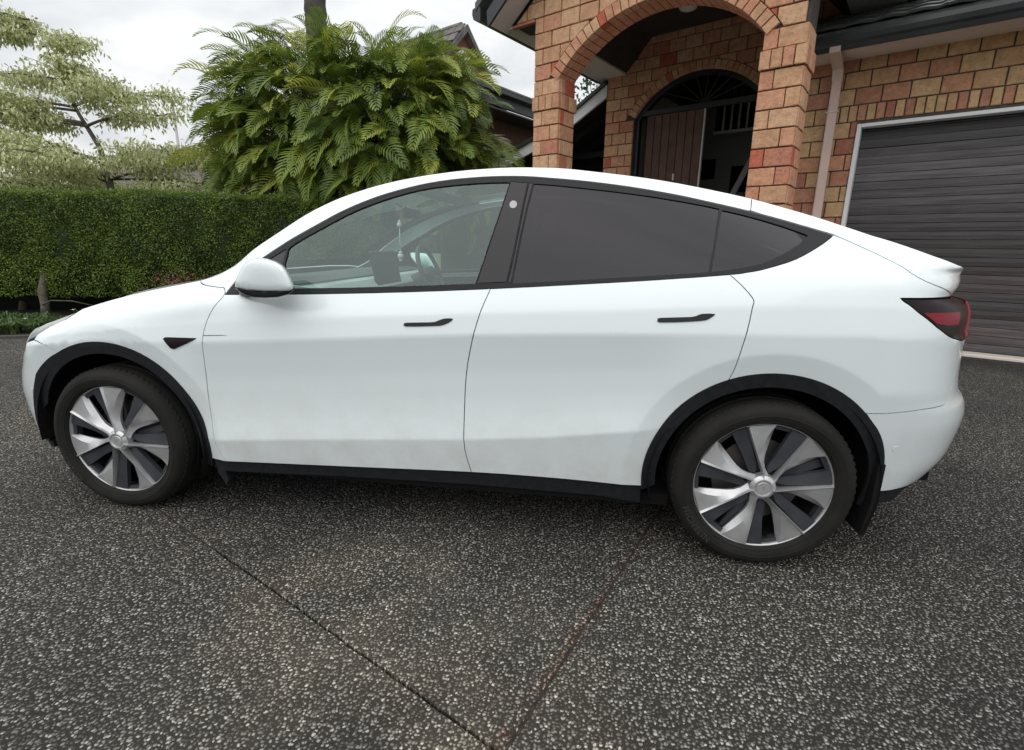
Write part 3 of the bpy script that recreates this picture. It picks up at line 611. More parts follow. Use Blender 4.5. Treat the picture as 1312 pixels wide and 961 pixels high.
# ---- wheels
def make_wheel():
    """in the XZ plane, outer face towards -Y, hub at origin"""
    w = MB()
    w.lathe([(.252, .07), (.258, .006), (.2625, -.003), (.2648, -.003), (.2655, .004), (.262, .012)], 96)
    ring = w.obj('wheel', M['rimring'], None, smooth_=True)
    t = MB(); W2 = .1275
    prof = [(.262, .004), (.268, -.012), (.282, -.022), (.300, -.027), (.318, -.026), (.331, -.018), (.341, -.004), (.3475, .014), (.351, .030)]
    groove = [(.352, .034), (.352, .058), (.345, .060), (.345, .070), (.3535, .072), (.354, .108), (.346, .110), (.346, .122), (.354, .124), (.3535, .160), (.345, .162), (.345, .172), (.352, .174), (.352, .198)]
    prof = prof+groove+[(.349, .21), (.341, .228), (.318, .245), (.28, .245), (.24, .235)]
    t.lathe(prof, 96); ty = t.obj('tyre', M['tyre'], ring, smooth_=True, auto=40)
    # tread sipes on the shoulder, raised ring on the sidewall
    s = MB()
    for k in range(72):
        a = 2*math.pi*k/72; c, sn = math.cos(a), math.sin(a)
        rot = np.array([[c, 0, -sn], [0, 1, 0], [sn, 0, c]])
        s.box((.3445*c, .018, .3445*sn), (.010, .026, .019), rot, .002)
    s.obj('tread_block', M['tyre'], ring)
    s = MB(); s.lathe([(.300, -.026), (.3015, -.0285), (.304, -.0285), (.3055, -.026)], 96); s.lathe([(.272, -.015), (.2735, -.019), (.276, -.021), (.278, -.020)], 96)
    s.obj('sidewall_ridge', M['tyre'], ring, smooth_=True)
    # maker's lettering moulded on the sidewall, tops towards the hub
    cu = bpy.data.curves.new('lettering', 'FONT'); cu.body = 'MICHELIN'; cu.size = .034; cu.extrude = .0006; cu.align_x = 'CENTER'; cu.space_character = 1.25; cu.offset = .0006
    to = bpy.data.objects.new('lettering', cu); COL.objects.link(to); dg = bpy.context.evaluated_depsgraph_get(); me = bpy.data.meshes.new_from_object(to.evaluated_get(dg))
    bpy.data.objects.remove(to); me.name = 'lettering'
    for v in me.vertices:
        x, y, z = v.co; a = R(216)+x/.305; r = .318-y; v.co = (r*math.cos(a), -.0268-.0006-z, r*math.sin(a))
    me.materials.clear(); me.materials.append(M['letter']); lo = bpy.data.objects.new('lettering', me); COL.objects.link(lo); lo.parent = ring
    # inner barrel, spokes and brake disc behind the cover
    d = MB(); d.lathe([(.256, .012), (.245, .05), (.235, .12), (.23, .20)], 64); d.obj('barrel', M['dark'], ring, smooth_=True)
    d = MB(); d.lathe([(.02, .075), (.175, .075), (.175, .09)], 48); d.obj('brake_disc', M['disc'], ring)
    d = MB(); d.lathe([(.0, .125), (.24, .125)], 32); d.obj('back_plate', M['dark'], ring)
    d = MB()
    for k in range(5):
        a = 2*math.pi*(k+.35)/5; c, sn = math.cos(a), math.sin(a); rot = np.array([[c, 0, -sn], [0, 1, 0], [sn, 0, c]])
        d.box((.145*c, .048, .145*sn), (.20, .03, .040), rot, .006)
    d.obj('alloy_spoke', M['insert'], ring)
    def P(r, deg, y): a = R(deg); return (r*.262*math.cos(a), y, r*.262*math.sin(a))
    blade_me = None
    for k in range(7):
        th = 6.3+k*360/7
        # dark insert: bar beside the ridge, floor of the pocket
        ins = MB()
        q = [P(.985, th+.5, .0), P(.985, th+13.5, .002), P(.60, th+15, .010), P(.30, th+24, .012), P(.22, th+10, .012), P(.35, th-1, .009), P(.65, th-.5, .005)]
        qb = [(x, y+.022, z) for x, y, z in q]; n = len(q)
        ins.add(q+qb, [tuple(range(n))]+[(i, n+i, n+(i+1) % n, (i+1) % n) for i in range(n)])
        o2 = [P(.985, th+13.5, .010), P(.985, th+31, .010), P(.93, th+30.6, .012), P(.93, th+14, .012)]
        ins.add(o2+[(x, y+.03, z) for x, y, z in o2], [(0, 1, 2, 3), (3, 2, 6, 7), (0, 3, 7, 4), (1, 0, 4, 5)])
        ins.obj('wheel_insert', M['insert'], ring, auto=30)
        # silver blade: crest along one edge, falling away to the other
        b = MB()
        rs = [1.0, .90, .80, .70, .60, .50, .40, .30, .22, .14]
        wd = [25.0, 23.6, 22.0, 20.3, 18.0, 15.0, 12.5, 13.5, 24.0, 52.0]
        V = []; m_ = 5
        for r_, w_ in zip(rs, wd):
            base = th-2.2*(1/max(r_, .2)-1)*1.6
            crest = -.013-.012*(1-r_)
            for j, u_ in enumerate((0, .045, .11, max(.34, min(.96, .96-1.05*(1-r_))), 1.0)):
                dep = [crest+.014, crest, crest+.008, .000-.008*(1-r_), .020-.018*(1-r_)][j]
                V.append(P(r_, base-u_*w_, dep))
        F = [(i*m_+j, i*m_+j+1, (i+1)*m_+j+1, (i+1)*m_+j) for i in range(len(rs)-1) for j in range(m_-1)]
        nb = len(V); Vb = [(x, .022, z) for x, y, z in V]
        ed = [i*m_ for i in range(len(rs))]; ee = [i*m_+m_-1 for i in range(len(rs))]
        F += [(ed[i], ed[i+1], nb+ed[i+1], nb+ed[i]) for i in range(len(rs)-1)]+[(ee[i+1], ee[i], nb+ee[i], nb+ee[i+1]) for i in range(len(rs)-1)]
        F += [(j+1, j, nb+j, nb+j+1) for j in range(m_-1)]
        b.add(V+Vb, F); b.obj('wheel_blade', M['silver'], ring, auto=24)
    h = MB(); h.lathe([(.001, -.019), (.024, -.019), (.0255, -.017), (.027, -.014), (.030, -.018), (.036, -.019), (.043, -.016), (.050, -.008), (.054, .02)], 40)
    hub = h.obj('hub_cap', M['silver'], ring, auto=30)
    e = MB(); e.box((0, -.0198, .008), (.016, .0008, .003)); e.box((0, -.0198, -.001), (.0035, .0008, .014)); e.obj('emblem', M['rimring'], ring)
    v = MB(); v.tube([P(.90, 283, .030), P(.84, 283, .0)], [.005, .0045], 8); v.obj('valve', M['dark'], ring)
    return ring
proto = make_wheel(); proto.parent = CAR; proto.location = (2.892, .034, .345)
def copy_tree(o, parent):
    c = o.copy(); COL.objects.link(c); c.parent = parent
    for ch in list(o.children): d_ = ch.copy(); COL.objects.link(d_); d_.parent = c
    return c
wf = copy_tree(proto, CAR); wf.location = (.0, .034, .345); wf.rotation_euler = (0, R(9), 0)
for x in (0, 2.89):
    wr = copy_tree(proto, CAR); wr.location = (x, 2*YC-.034, .345); wr.rotation_euler = (0, 0, math.pi)
# mud flaps
mb = MB(); mb.prism([(3.300,.47),(3.325,.47),(3.325,.30),(3.300,.165),(3.280,.17),(3.300,.30)], .035, .21); mb.obj('mud_flap', M['dark'], CAR)
mb = MB(); mb.prism([(.455,.32),(.485,.32),(.522,.165),(.508,.140),(.475,.20)], .060, .115); mb.obj('mud_flap', M['clad'], CAR)
# ---- interior
INT = []
mb = MB(); mb.prism([(.55,.95),(.62,1.085),(.80,1.095),(.99,1.075),(1.03,1.03),(1.03,.80),(.55,.80)], .12, 1.80); mb.obj('dashboard', M['dash'], CAR)
mb = MB(); mb.box((1.036, .96, 1.005), (.012, 1.62, .045), None, .003); mb.obj('dash_strip', M['inner'], CAR)
mb = MB(); mb.prism([(.50,.99),(.62,1.103),(.85,1.108),(.93,1.09),(.60,1.04)], .14, 1.78); mb.obj('dash_top', M['inner'], CAR)
rt = np.array(Matrix.Rotation(R(-10), 3, 'Y'))
mb = MB(); mb.box((1.0, .955, 1.113), (.018, .37, .225), rt, .006); mb.obj('touch_screen', M['screen'], CAR)
# steering wheel on the far side
mb = MB(); cc = np.array([1.14, 1.38, 1.075]); ax = np.array([.93, 0, .36]); ax /= np.linalg.norm(ax); e1 = np.array([0, 1., 0]); e2 = np.cross(ax, e1)
mb.tube([cc+.185*(math.cos(t)*e1+math.sin(t)*e2) for t in np.linspace(0, 2*math.pi, 33)], .0155, 8, False)
for t in (0, math.pi, -math.pi/2): mb.tube([cc, cc+.18*(math.cos(t)*e1+math.sin(t)*e2)], [.03, .014], 6)
mb.tube([cc-ax*.22, cc+ax*.02], [.035, .05], 10); mb.obj('steering_wheel', M['seat'], CAR, smooth_=True)
def seat(x, y, w=.50):
    mb = MB(); mb.box((x, y, .60), (.52, w, .17), np.array(Matrix.Rotation(R(-8), 3, 'Y')), .05)
    mb.box((x+.32, y, .90), (.13, w, .66), np.array(Matrix.Rotation(R(18), 3, 'Y')), .05)
    mb.box((x+.44, y, 1.285), (.09, .28, .17), np.array(Matrix.Rotation(R(16), 3, 'Y')), .035)
    mb.obj('car_seat', M['seat'], CAR, auto=40)
seat(1.42, .50); seat(1.42, 1.42)
mb = MB(); mb.box((2.35, YC, .62), (.5, 1.35, .17), None, .05); mb.box((2.68, YC, .90), (.13, 1.35, .58), np.array(Matrix.Rotation(R(20), 3, 'Y')), .05); mb.obj('rear_bench', M['seat'], CAR, auto=40)
mb = MB(); mb.box((1.25, YC, .62), (.8, .25, .30), None, .03); mb.obj('centre_console', M['inner'], CAR)
mb = MB(); mb.box((1.16, YC, 1.435), (.03, .24, .065), None, .012); mb.tube([(1.16, YC, 1.44), (1.08, YC, 1.49)], .01, 6); mb.obj('rear_view_mirror', M['screen'], CAR)
ms = mat('ornament', (.75, .75, .72), .5)
mb = MB(); mb.tube([(1.09, YC, 1.40), (1.085, YC+.006, 1.30), (1.09, YC, 1.205)], .0035, 5)
for z_, r_ in ((1.37, .016), (1.385, .010), (1.215, .012), (1.195, .020), (1.175, .012)): mb.lathe([(.001, r_), (r_*.8, r_*.6), (r_, 0), (r_*.8, -r_*.6), (.001, -r_)], 8, 'z', (1.088, YC, z_))
mb.obj('hanging_ornament', ms, CAR, smooth_=True)
# licence: far seat-belt and pale far pillar lining
mb = MB(); mb.tube([(1.90, 1.74, .95), (1.885, 1.66, 1.30), (1.90, 1.60, 1.46)], [.05, .045, .04], 8); mb.obj('pillar_lining', M['dash'], CAR, smooth_=True)
mb = MB(); mb.tube([(1.90, .19, .95), (1.885, .26, 1.30), (1.90, .32, 1.46)], [.05, .045, .04], 8); mb.obj('pillar_lining', M['dash'], CAR, smooth_=True)
# ------------------------------------------------------------------ ground
def aggregate():
    m = bpy.data.materials.new('exposed_aggregate'); m.use_nodes = True; b = m.node_tree.nodes['Principled BSDF']
    tcn = N(m, 'ShaderNodeTexCoord')
    wob = N(m, 'ShaderNodeTexNoise', Scale=60, Detail=2); L(m, tcn.outputs['Object'], wob.inputs['Vector'])
    ma = N(m, 'ShaderNodeMix', data_type='RGBA', blend_type='LINEAR_LIGHT'); ma.inputs[0].default_value = .006
    L(m, tcn.outputs['Object'], ma.inputs[6]); L(m, wob.outputs['Color'], ma.inputs[7])
    v1 = N(m, 'ShaderNodeTexVoronoi', voronoi_dimensions='2D', Scale=92, Randomness=.92); L(m, ma.outputs[2], v1.inputs['Vector'])
    # size of each pebble differs: distance threshold by the cell's own random value
    sp = N(m, 'ShaderNodeSeparateColor'); L(m, v1.outputs['Color'], sp.inputs[0])
    thr = N(m, 'ShaderNodeMapRange'); L(m, sp.outputs[0], thr.inputs[0]); thr.inputs['To Min'].default_value = .26; thr.inputs['To Max'].default_value = .50
    sub = N(m, 'ShaderNodeMath', operation='SUBTRACT'); L(m, thr.outputs[0], sub.inputs[0]); L(m, v1.outputs['Distance'], sub.inputs[1])
    msk = N(m, 'ShaderNodeMapRange'); L(m, sub.outputs[0], msk.inputs[0]); msk.inputs['From Min'].default_value = -.03; msk.inputs['From Max'].default_value = .05
    # pebble colour
    cr_ = N(m, 'ShaderNodeValToRGB'); e = cr_.color_ramp.elements; st = [(0, (.055, .053, .050)), (.35, (.108, .105, .099)), (.65, (.175, .172, .164)), (.88, (.275, .272, .262)), (1, (.43, .425, .41))]
    while len(e) < len(st): e.new(.5)
    for el, (p, c) in zip(e, st): el.position = p; el.color = (*c, 1)
    L(m, sp.outputs[1], cr_.inputs[0])
    # matrix: dark damp mortar with fines
    n2 = N(m, 'ShaderNodeTexNoise', Scale=420, Detail=3); L(m, tcn.outputs['Object'], n2.inputs['Vector'])
    c2 = N(m, 'ShaderNodeValToRGB'); c2.color_ramp.elements[0].position = .35; c2.color_ramp.elements[0].color = (.013, .0125, .012, 1); c2.color_ramp.elements[1].position = .75; c2.color_ramp.elements[1].color = (.040, .036, .031, 1)
    L(m, n2.outputs['Fac'], c2.inputs[0])
    mc = N(m, 'ShaderNodeMix', data_type='RGBA'); L(m, msk.outputs[0], mc.inputs[0]); L(m, c2.outputs[0], mc.inputs[6]); L(m, cr_.outputs[0], mc.inputs[7])
    # broad dry / damp staining, brownish in places
    n3 = N(m, 'ShaderNodeTexNoise', Scale=.55, Detail=5, Roughness=.6); L(m, tcn.outputs['Object'], n3.inputs['Vector'])
    c3 = N(m, 'ShaderNodeValToRGB'); e = c3.color_ramp.elements; e[0].position = .36; e[0].color = (.66, .675, .71, 1); e[1].position = .66; e[1].color = (1.34, 1.30, 1.20, 1)
    L(m, n3.outputs['Fac'], c3.inputs[0])
    mm = N(m, 'ShaderNodeMix', data_type='RGBA', blend_type='MULTIPLY'); mm.inputs[0].default_value = 1; L(m, mc.outputs[2], mm.inputs[6]); L(m, c3.outputs[0], mm.inputs[7])
    # a drier, paler patch where the slabs meet
    vd = N(m, 'ShaderNodeVectorMath', operation='DISTANCE'); L(m, tcn.outputs['Object'], vd.inputs[0]); vd.inputs[1].default_value = (1.55, -.62, 0)
    pr = N(m, 'ShaderNodeMapRange', interpolation_type='SMOOTHSTEP'); L(m, vd.outputs['Value'], pr.inputs[0]); pr.inputs['From Min'].default_value = .15; pr.inputs['From Max'].default_value = .95; pr.inputs['To Min'].default_value = 1; pr.inputs['To Max'].default_value = 0
    pn = N(m, 'ShaderNodeTexNoise', Scale=2.6, Detail=5); L(m, tcn.outputs['Object'], pn.inputs['Vector'])
    pq = N(m, 'ShaderNodeMapRange'); L(m, pn.outputs['Fac'], pq.inputs[0]); pq.inputs['From Min'].default_value = .34; pq.inputs['From Max'].default_value = .6
    pm = N(m, 'ShaderNodeMath', operation='MULTIPLY'); L(m, pr.outputs[0], pm.inputs[0]); L(m, pq.outputs[0], pm.inputs[1])
    px_ = N(m, 'ShaderNodeMix', data_type='RGBA', blend_type='MULTIPLY'); L(m, pm.outputs[0], px_.inputs[0]); L(m, mm.outputs[2], px_.inputs[6]); px_.inputs[7].default_value = (1.38, 1.33, 1.24, 1)
    pa = N(m, 'ShaderNodeMix', data_type='RGBA', blend_type='ADD'); L(m, pm.outputs[0], pa.inputs[0]); L(m, px_.outputs[2], pa.inputs[6]); pa.inputs[7].default_value = (.016, .0145, .0125, 1)
    # reddish brown stain along the joints
    out = pa.outputs[2]
    sepx = N(m, 'ShaderNodeSeparateXYZ'); L(m, tcn.outputs['Object'], sepx.inputs[0])
    for (px, py, qx, qy, wd, col, amt) in ((.2, 0, 1.95, -.90, .34, (1.30, 1.22, 1.12), .7), (2.37, -.07, 2.0, -.89, .035, (1.0, .55, .46), .75)):
        dx, dy = qx-px, qy-py; l = math.hypot(dx, dy); nx_, ny_ = -dy/l, dx/l
        a1 = N(m, 'ShaderNodeMath', operation='MULTIPLY_ADD'); L(m, sepx.outputs[0], a1.inputs[0]); a1.inputs[1].default_value = nx_; a1.inputs[2].default_value = -(nx_*px+ny_*py)
        a2 = N(m, 'ShaderNodeMath', operation='MULTIPLY_ADD'); L(m, sepx.outputs[1], a2.inputs[0]); a2.inputs[1].default_value = ny_; L(m, a1.outputs[0], a2.inputs[2])
        a3 = N(m, 'ShaderNodeMath', operation='ABSOLUTE'); L(m, a2.outputs[0], a3.inputs[0])
        a4 = N(m, 'ShaderNodeMapRange'); L(m, a3.outputs[0], a4.inputs[0]); a4.inputs['From Min'].default_value = 0; a4.inputs['From Max'].default_value = wd; a4.inputs['To Min'].default_value = amt; a4.inputs['To Max'].default_value = 0
        nn = N(m, 'ShaderNodeTexNoise', Scale=5 if wd > .1 else 14, Detail=4); L(m, tcn.outputs['Object'], nn.inputs['Vector'])
        a5 = N(m, 'ShaderNodeMapRange'); L(m, nn.outputs['Fac'], a5.inputs[0]); a5.inputs['From Min'].default_value = .38; a5.inputs['From Max'].default_value = .62
        a6 = N(m, 'ShaderNodeMath', operation='MULTIPLY'); L(m, a4.outputs[0], a6.inputs[0]); L(m, a5.outputs[0], a6.inputs[1])
        x = N(m, 'ShaderNodeMix', data_type='RGBA', blend_type='MULTIPLY'); L(m, a6.outputs[0], x.inputs[0]); L(m, out, x.inputs[6]); x.inputs[7].default_value = (*col, 1); out = x.outputs[2]
    L(m, out, b.inputs['Base Color'])
    rr_ = N(m, 'ShaderNodeMapRange'); L(m, n3.outputs['Fac'], rr_.inputs[0]); rr_.inputs['From Min'].default_value = .35; rr_.inputs['From Max'].default_value = .65; rr_.inputs['To Min'].default_value = .58; rr_.inputs['To Max'].default_value = .80; b.inputs['Specular IOR Level'].default_value = .16
    L(m, rr_.outputs[0], b.inputs['Roughness'])
    # relief: rounded pebbles standing out of the matrix
    hh = N(m, 'ShaderNodeMapRange', interpolation_type='SMOOTHSTEP'); L(m, sub.outputs[0], hh.inputs[0]); hh.inputs['From Min'].default_value = -.08; hh.inputs['From Max'].default_value = .30
    bp = N(m, 'ShaderNodeBump', Strength=.85, Distance=.006); L(m, hh.outputs[0], bp.inputs['Height']); L(m, bp.outputs[0], b.inputs['Normal'])
    return m
M['agg'] = aggregate()
M['joint'] = mat('joint_dirt', (.006, .005, .004), .95)
mb = MB(); mb.prism([(-9, -16), (16, -16), (16, 3), (6, 6), (-4.2, 4.0), (-9, 1)], -.0455, -.0485, 'z'); o = mb.obj('sub_base', M['joint']); o['kind'] = 'structure'
# sub-base sheet out to the horizon, slabs above it
mesh_obj('ground', [(-400, -400, -.05), (400, -400, -.05), (400, 400, -.05), (-400, 400, -.05)], [(0, 1, 2, 3)], noise_mat('lawn_soil', [(.35, (.035, .045, .018)), (.7, (.07, .085, .03))], .95, 2))['kind'] = 'structure'
def wob(p, q, n, amp, seed):
    r = random.Random(seed); p = np.array(p); q = np.array(q); d = (q-p); nn = np.array([-d[1], d[0]])/np.linalg.norm(d); out = []; o = 0
    for i in range(n+1):
        o = .75*o+r.uniform(-amp, amp); out.append(p+d*i/n+nn*(o if 0 < i < n else 0))
    return out
J = np.array([2.005, -.935])                 # where the joints meet
A0 = np.array([.18, .01]); B0 = np.array([2.37, -.07])
dirA = (A0-J)/np.linalg.norm(A0-J); dirB = (B0-J)/np.linalg.norm(B0-J)
lineA = wob(J, A0, 60, .0016, 1)+[A0+dirA*k for k in (.3, 1, 2.2)]
lineB = wob(J, B0, 30, .0016, 2)+[B0+dirB*k for k in (.6, 1.6, 3.0)]
dn = -(dirA*.55+dirB*.45); dn /= np.linalg.norm(dn); lineC = wob(J, J+dn*1.2, 30, .002, 3)+[J+dn*2.5, J+dn*14]
def slab(name, pts, label):
    pts = [tuple(p) for p in pts]
    if area(pts) < 0: pts = pts[::-1]
    q = inset(np.array(pts), .0044); n = len(q); q2 = inset(np.array(pts), .0072)
    V = [(x, y, 0) for x, y in q2]+[(x, y, -.0025) for x, y in q]+[(x, y, -.045) for x, y in q]
    F = [(i+n, (i+1) % n+n, (i+1) % n, i) for i in range(n)]+[(i+2*n, (i+1) % n+2*n, (i+1) % n+n, i+n) for i in range(n)]
    vo, eo, fo, *_ = delaunay_2d_cdt([Vector(v[:2]) for v in V[:n]], [(i, (i+1) % n) for i in range(n)], [], 0, 1e-7)
    C = np.array([np.mean([tuple(vo[k]) for k in f], 0) for f in fo]); ok = pip(C, q2)
    base = len(V); V += [(v[0], v[1], 0) for v in vo]
    for f, k in zip(fo, ok):
        if k:
            a_ = area([tuple(vo[i]) for i in f]); f = list(f) if a_ > 0 else list(f)[::-1]; F.append(tuple(base+i for i in f))
    o = mesh_obj(name, V, F, M['agg']); o['kind'] = 'structure'; o['label'] = label; return o
BED = [(-30, -7.6), (-7.2, 2.90), (-5.42, 3.63), (-4.65, 3.98), (-3.4, 4.55), (-1.2, 5.35), (.2, 5.9), (.6, 6.4)]
HS = [(.9, 8.9), (7.17-2.95*.866+.0, 4.97+2.95*.5)]
far = [(.6, 6.4), (.9, 8.6), (7.6+1.5, 4.97-.75+.0+.2), (12, 2.2), (16, -.5), (22, -14)]
ga = lambda a_, y_: (7.169+a_*math.cos(R(-30))+y_*.5, 4.972+a_*math.sin(R(-30))+y_*.866)
far = [(.6, 6.4), (.2, 9.5), ga(-3.0, 2.3), ga(-1.85, 0.02), ga(-1.85, .0), ga(3, .0), ga(12, 0), (24, -16)]
endC = tuple(J+dn*14)
left = [*[tuple(p) for p in lineC[::-1]], *[tuple(p) for p in lineA[1:]], (-30+8, 2.6+3), ]
# slab one: left of joint A;  slab two: between A and B (under the car);  slab three: right of B
eA = lineA[-1]; eB = lineB[-1]
def filler(pts, w0, w1, z, m, name):
    pts = np.array(pts); d = unit2(np.gradient(pts, axis=0)); n_ = np.stack([-d[:, 1], d[:, 0]], 1); w = np.linspace(w0, w1, len(pts))[:, None]
    A_ = pts+n_*w; B_ = pts-n_*w; V = [(x, y, z) for x, y in A_]+[(x, y, z) for x, y in B_]; k = len(pts)
    mesh_obj(name, V, [(i, k+i, k+i+1, i+1) for i in range(k-1)], m)['kind'] = 'structure'
unit2 = lambda v: v/(np.linalg.norm(v, axis=1, keepdims=True)+1e-9)
M['fill'] = noise_mat('joint_filler', [(.35, (.010, .006, .005)), (.55, (.030, .018, .014)), (.75, (.08, .058, .046))], .9, 40, bump=.5, bscale=300)
filler(lineB, .0045, .0045, -.0030, M['fill'], 'joint_filler')
filler(lineA[44:], .0045, .0045, -.0028, M['fill'], 'joint_filler')
slab('driveway', [tuple(p) for p in lineC[::-1]]+[tuple(p) for p in lineA[1:]]+[(-2.6, 3.2), (-2.9, 4.72), (-3.4, 4.55), (-4.65, 3.98), (-5.42, 3.63), (-7.2, 2.90), (-30, -7.6), (-30, -16)], 'pebble-finished concrete driveway slab in front of the car')
slab('driveway', [tuple(p) for p in lineA[::-1]]+[tuple(p) for p in lineB[1:]]+[(3.9, 3.0), (4.2, 5.6), ga(-2.95, 0.3), ga(-3.0, 2.3), (.2, 9.5), (.6, 6.4), (.2, 5.9), (-1.2, 5.35), (-2.9, 4.72), (-2.6, 3.2)], 'pebble-finished concrete driveway slab under the car')
slab('driveway', [tuple(p) for p in lineB[::-1]]+[tuple(p) for p in lineC[1:]]+[(24, -16), ga(12, 0.1), ga(3, .1), ga(-2.95, .3), (4.2, 5.6), (3.9, 3.0)], 'pebble-finished concrete driveway slab behind the car')
# ------------------------------------------------------------------ the brick house; local x along the garage front, y into the house
HOUSE = thing('brick_house', 'orange and buff brick house with arched entrance porch and dark timber garage door', 'house', (7.169, 4.972, 0), R(-30))
def brick_mat(name, stops, dark=1.0):
    m = mat(name, rough=.85); b = m.node_tree.nodes['Principled BSDF']
    oi = N(m, 'ShaderNodeObjectInfo'); ramp = N(m, 'ShaderNodeValToRGB', ); ramp.color_ramp.interpolation = 'CONSTANT'; e = ramp.color_ramp.elements
    while len(e) < len(stops): e.new(.5)
    for el, (p, c) in zip(e, stops): el.position = p; el.color = (*[v*dark for v in c], 1)
    L(m, oi.outputs['Random'], ramp.inputs[0])
    tcn = N(m, 'ShaderNodeTexCoord'); add = N(m, 'ShaderNodeVectorMath', operation='ADD'); L(m, tcn.outputs['Object'], add.inputs[0])
    sc = N(m, 'ShaderNodeMath', operation='MULTIPLY'); L(m, oi.outputs['Random'], sc.inputs[0]); sc.inputs[1].default_value = 137; L(m, sc.outputs[0], add.inputs[1])
    n1 = N(m, 'ShaderNodeTexNoise', Scale=13, Detail=8, Roughness=.78); L(m, add.outputs[0], n1.inputs['Vector'])
    r1 = N(m, 'ShaderNodeValToRGB'); r1.color_ramp.elements[0].position = .30; r1.color_ramp.elements[0].color = (.66, .60, .56, 1); r1.color_ramp.elements[1].position = .68; r1.color_ramp.elements[1].color = (1.18, 1.18, 1.16, 1)
    L(m, n1.outputs['Fac'], r1.inputs[0])
    mm = N(m, 'ShaderNodeMix', data_type='RGBA', blend_type='MULTIPLY'); mm.inputs[0].default_value = 1; L(m, ramp.outputs[0], mm.inputs[6]); L(m, r1.outputs[0], mm.inputs[7])
    # burnt dark edges and speckle
    n3 = N(m, 'ShaderNodeTexNoise', Scale=38, Detail=3); L(m, add.outputs[0], n3.inputs['Vector'])
    r3 = N(m, 'ShaderNodeMapRange'); L(m, n3.outputs['Fac'], r3.inputs[0]); r3.inputs['From Min'].default_value = .60; r3.inputs['From Max'].default_value = .75; r3.inputs['To Max'].default_value = .45
    m3 = N(m, 'ShaderNodeMix', data_type='RGBA'); L(m, r3.outputs[0], m3.inputs[0]); L(m, mm.outputs[2], m3.inputs[6]); m3.inputs[7].default_value = (.10, .05, .03, 1)
    L(m, m3.outputs[2], b.inputs['Base Color'])
    n2 = N(m, 'ShaderNodeTexNoise', Scale=26, Detail=6); L(m, add.outputs[0], n2.inputs['Vector'])
    bp = N(m, 'ShaderNodeBump', Strength=.75, Distance=.012); L(m, n2.outputs['Fac'], bp.inputs['Height']); L(m, bp.outputs[0], b.inputs['Normal'])
    return m
M['brick'] = brick_mat('porch_brick', [(0, (.63, .37, .22)), (.17, (.59, .29, .18)), (.30, (.67, .42, .26)), (.46, (.59, .34, .205)), (.60, (.63, .33, .205)), (.74, (.53, .23, .15)), (.86, (.65, .39, .24)), (.95, (.54, .15, .085))])
M['brick2'] = brick_mat('garage_brick', [(0, (.53, .35, .19)), (.18, (.43, .21, .135)), (.30, (.58, .39, .21)), (.46, (.49, .25, .155)), (.58, (.52, .32, .175)), (.72, (.38, .16, .11)), (.82, (.60, .39, .21)), (.93, (.52, .27, .16))])
M['mortar'] = noise_mat('mortar', [(.3, (.055, .047, .043)), (.7, (.10, .085, .076))], .95, 30, bump=.3)
M['fascia'] = noise_mat('fascia_dark', [(.3, (.026, .030, .032)), (.7, (.040, .045, .048))], .38, 3)
M['soffit'] = noise_mat('soffit_pale', [(.3, (.60, .58, .55)), (.7, (.68, .66, .63))], .75, 2)
M['cream'] = noise_mat('cream_trim', [(.3, (.66, .58, .51)), (.7, (.72, .64, .57))], .6, 3)
M['ceil'] = noise_mat('ceiling_brown', [(.3, (.022, .018, .018)), (.7, (.035, .028, .028))], .8, 6)
M['tile'] = noise_mat('roof_tile', [(.3, (.045, .050, .050)), (.55, (.085, .090, .088)), (.75, (.12, .125, .115))], .6, 7, 8, bump=.4, bscale=60, objrand=.25)
M['tile2'] = noise_mat('weathered_tile', [(.3, (.10, .095, .09)), (.55, (.17, .16, .15)), (.75, (.22, .215, .20))], .85, 3, 8, bump=.4, bscale=60, objrand=.3)
M['white'] = noise_mat('white_paint_board', [(.3, (.70, .72, .73)), (.7, (.79, .80, .81))], .55, 2)
M['pipe'] = noise_mat('downpipe_pink', [(.3, (.62, .46, .40)), (.7, (.70, .53, .47))], .5, 3)
M['dwood'] = noise_mat('door_timber', [(.3, (.075, .036, .026)), (.7, (.125, .062, .045))], .6, 5, objrand=.3)
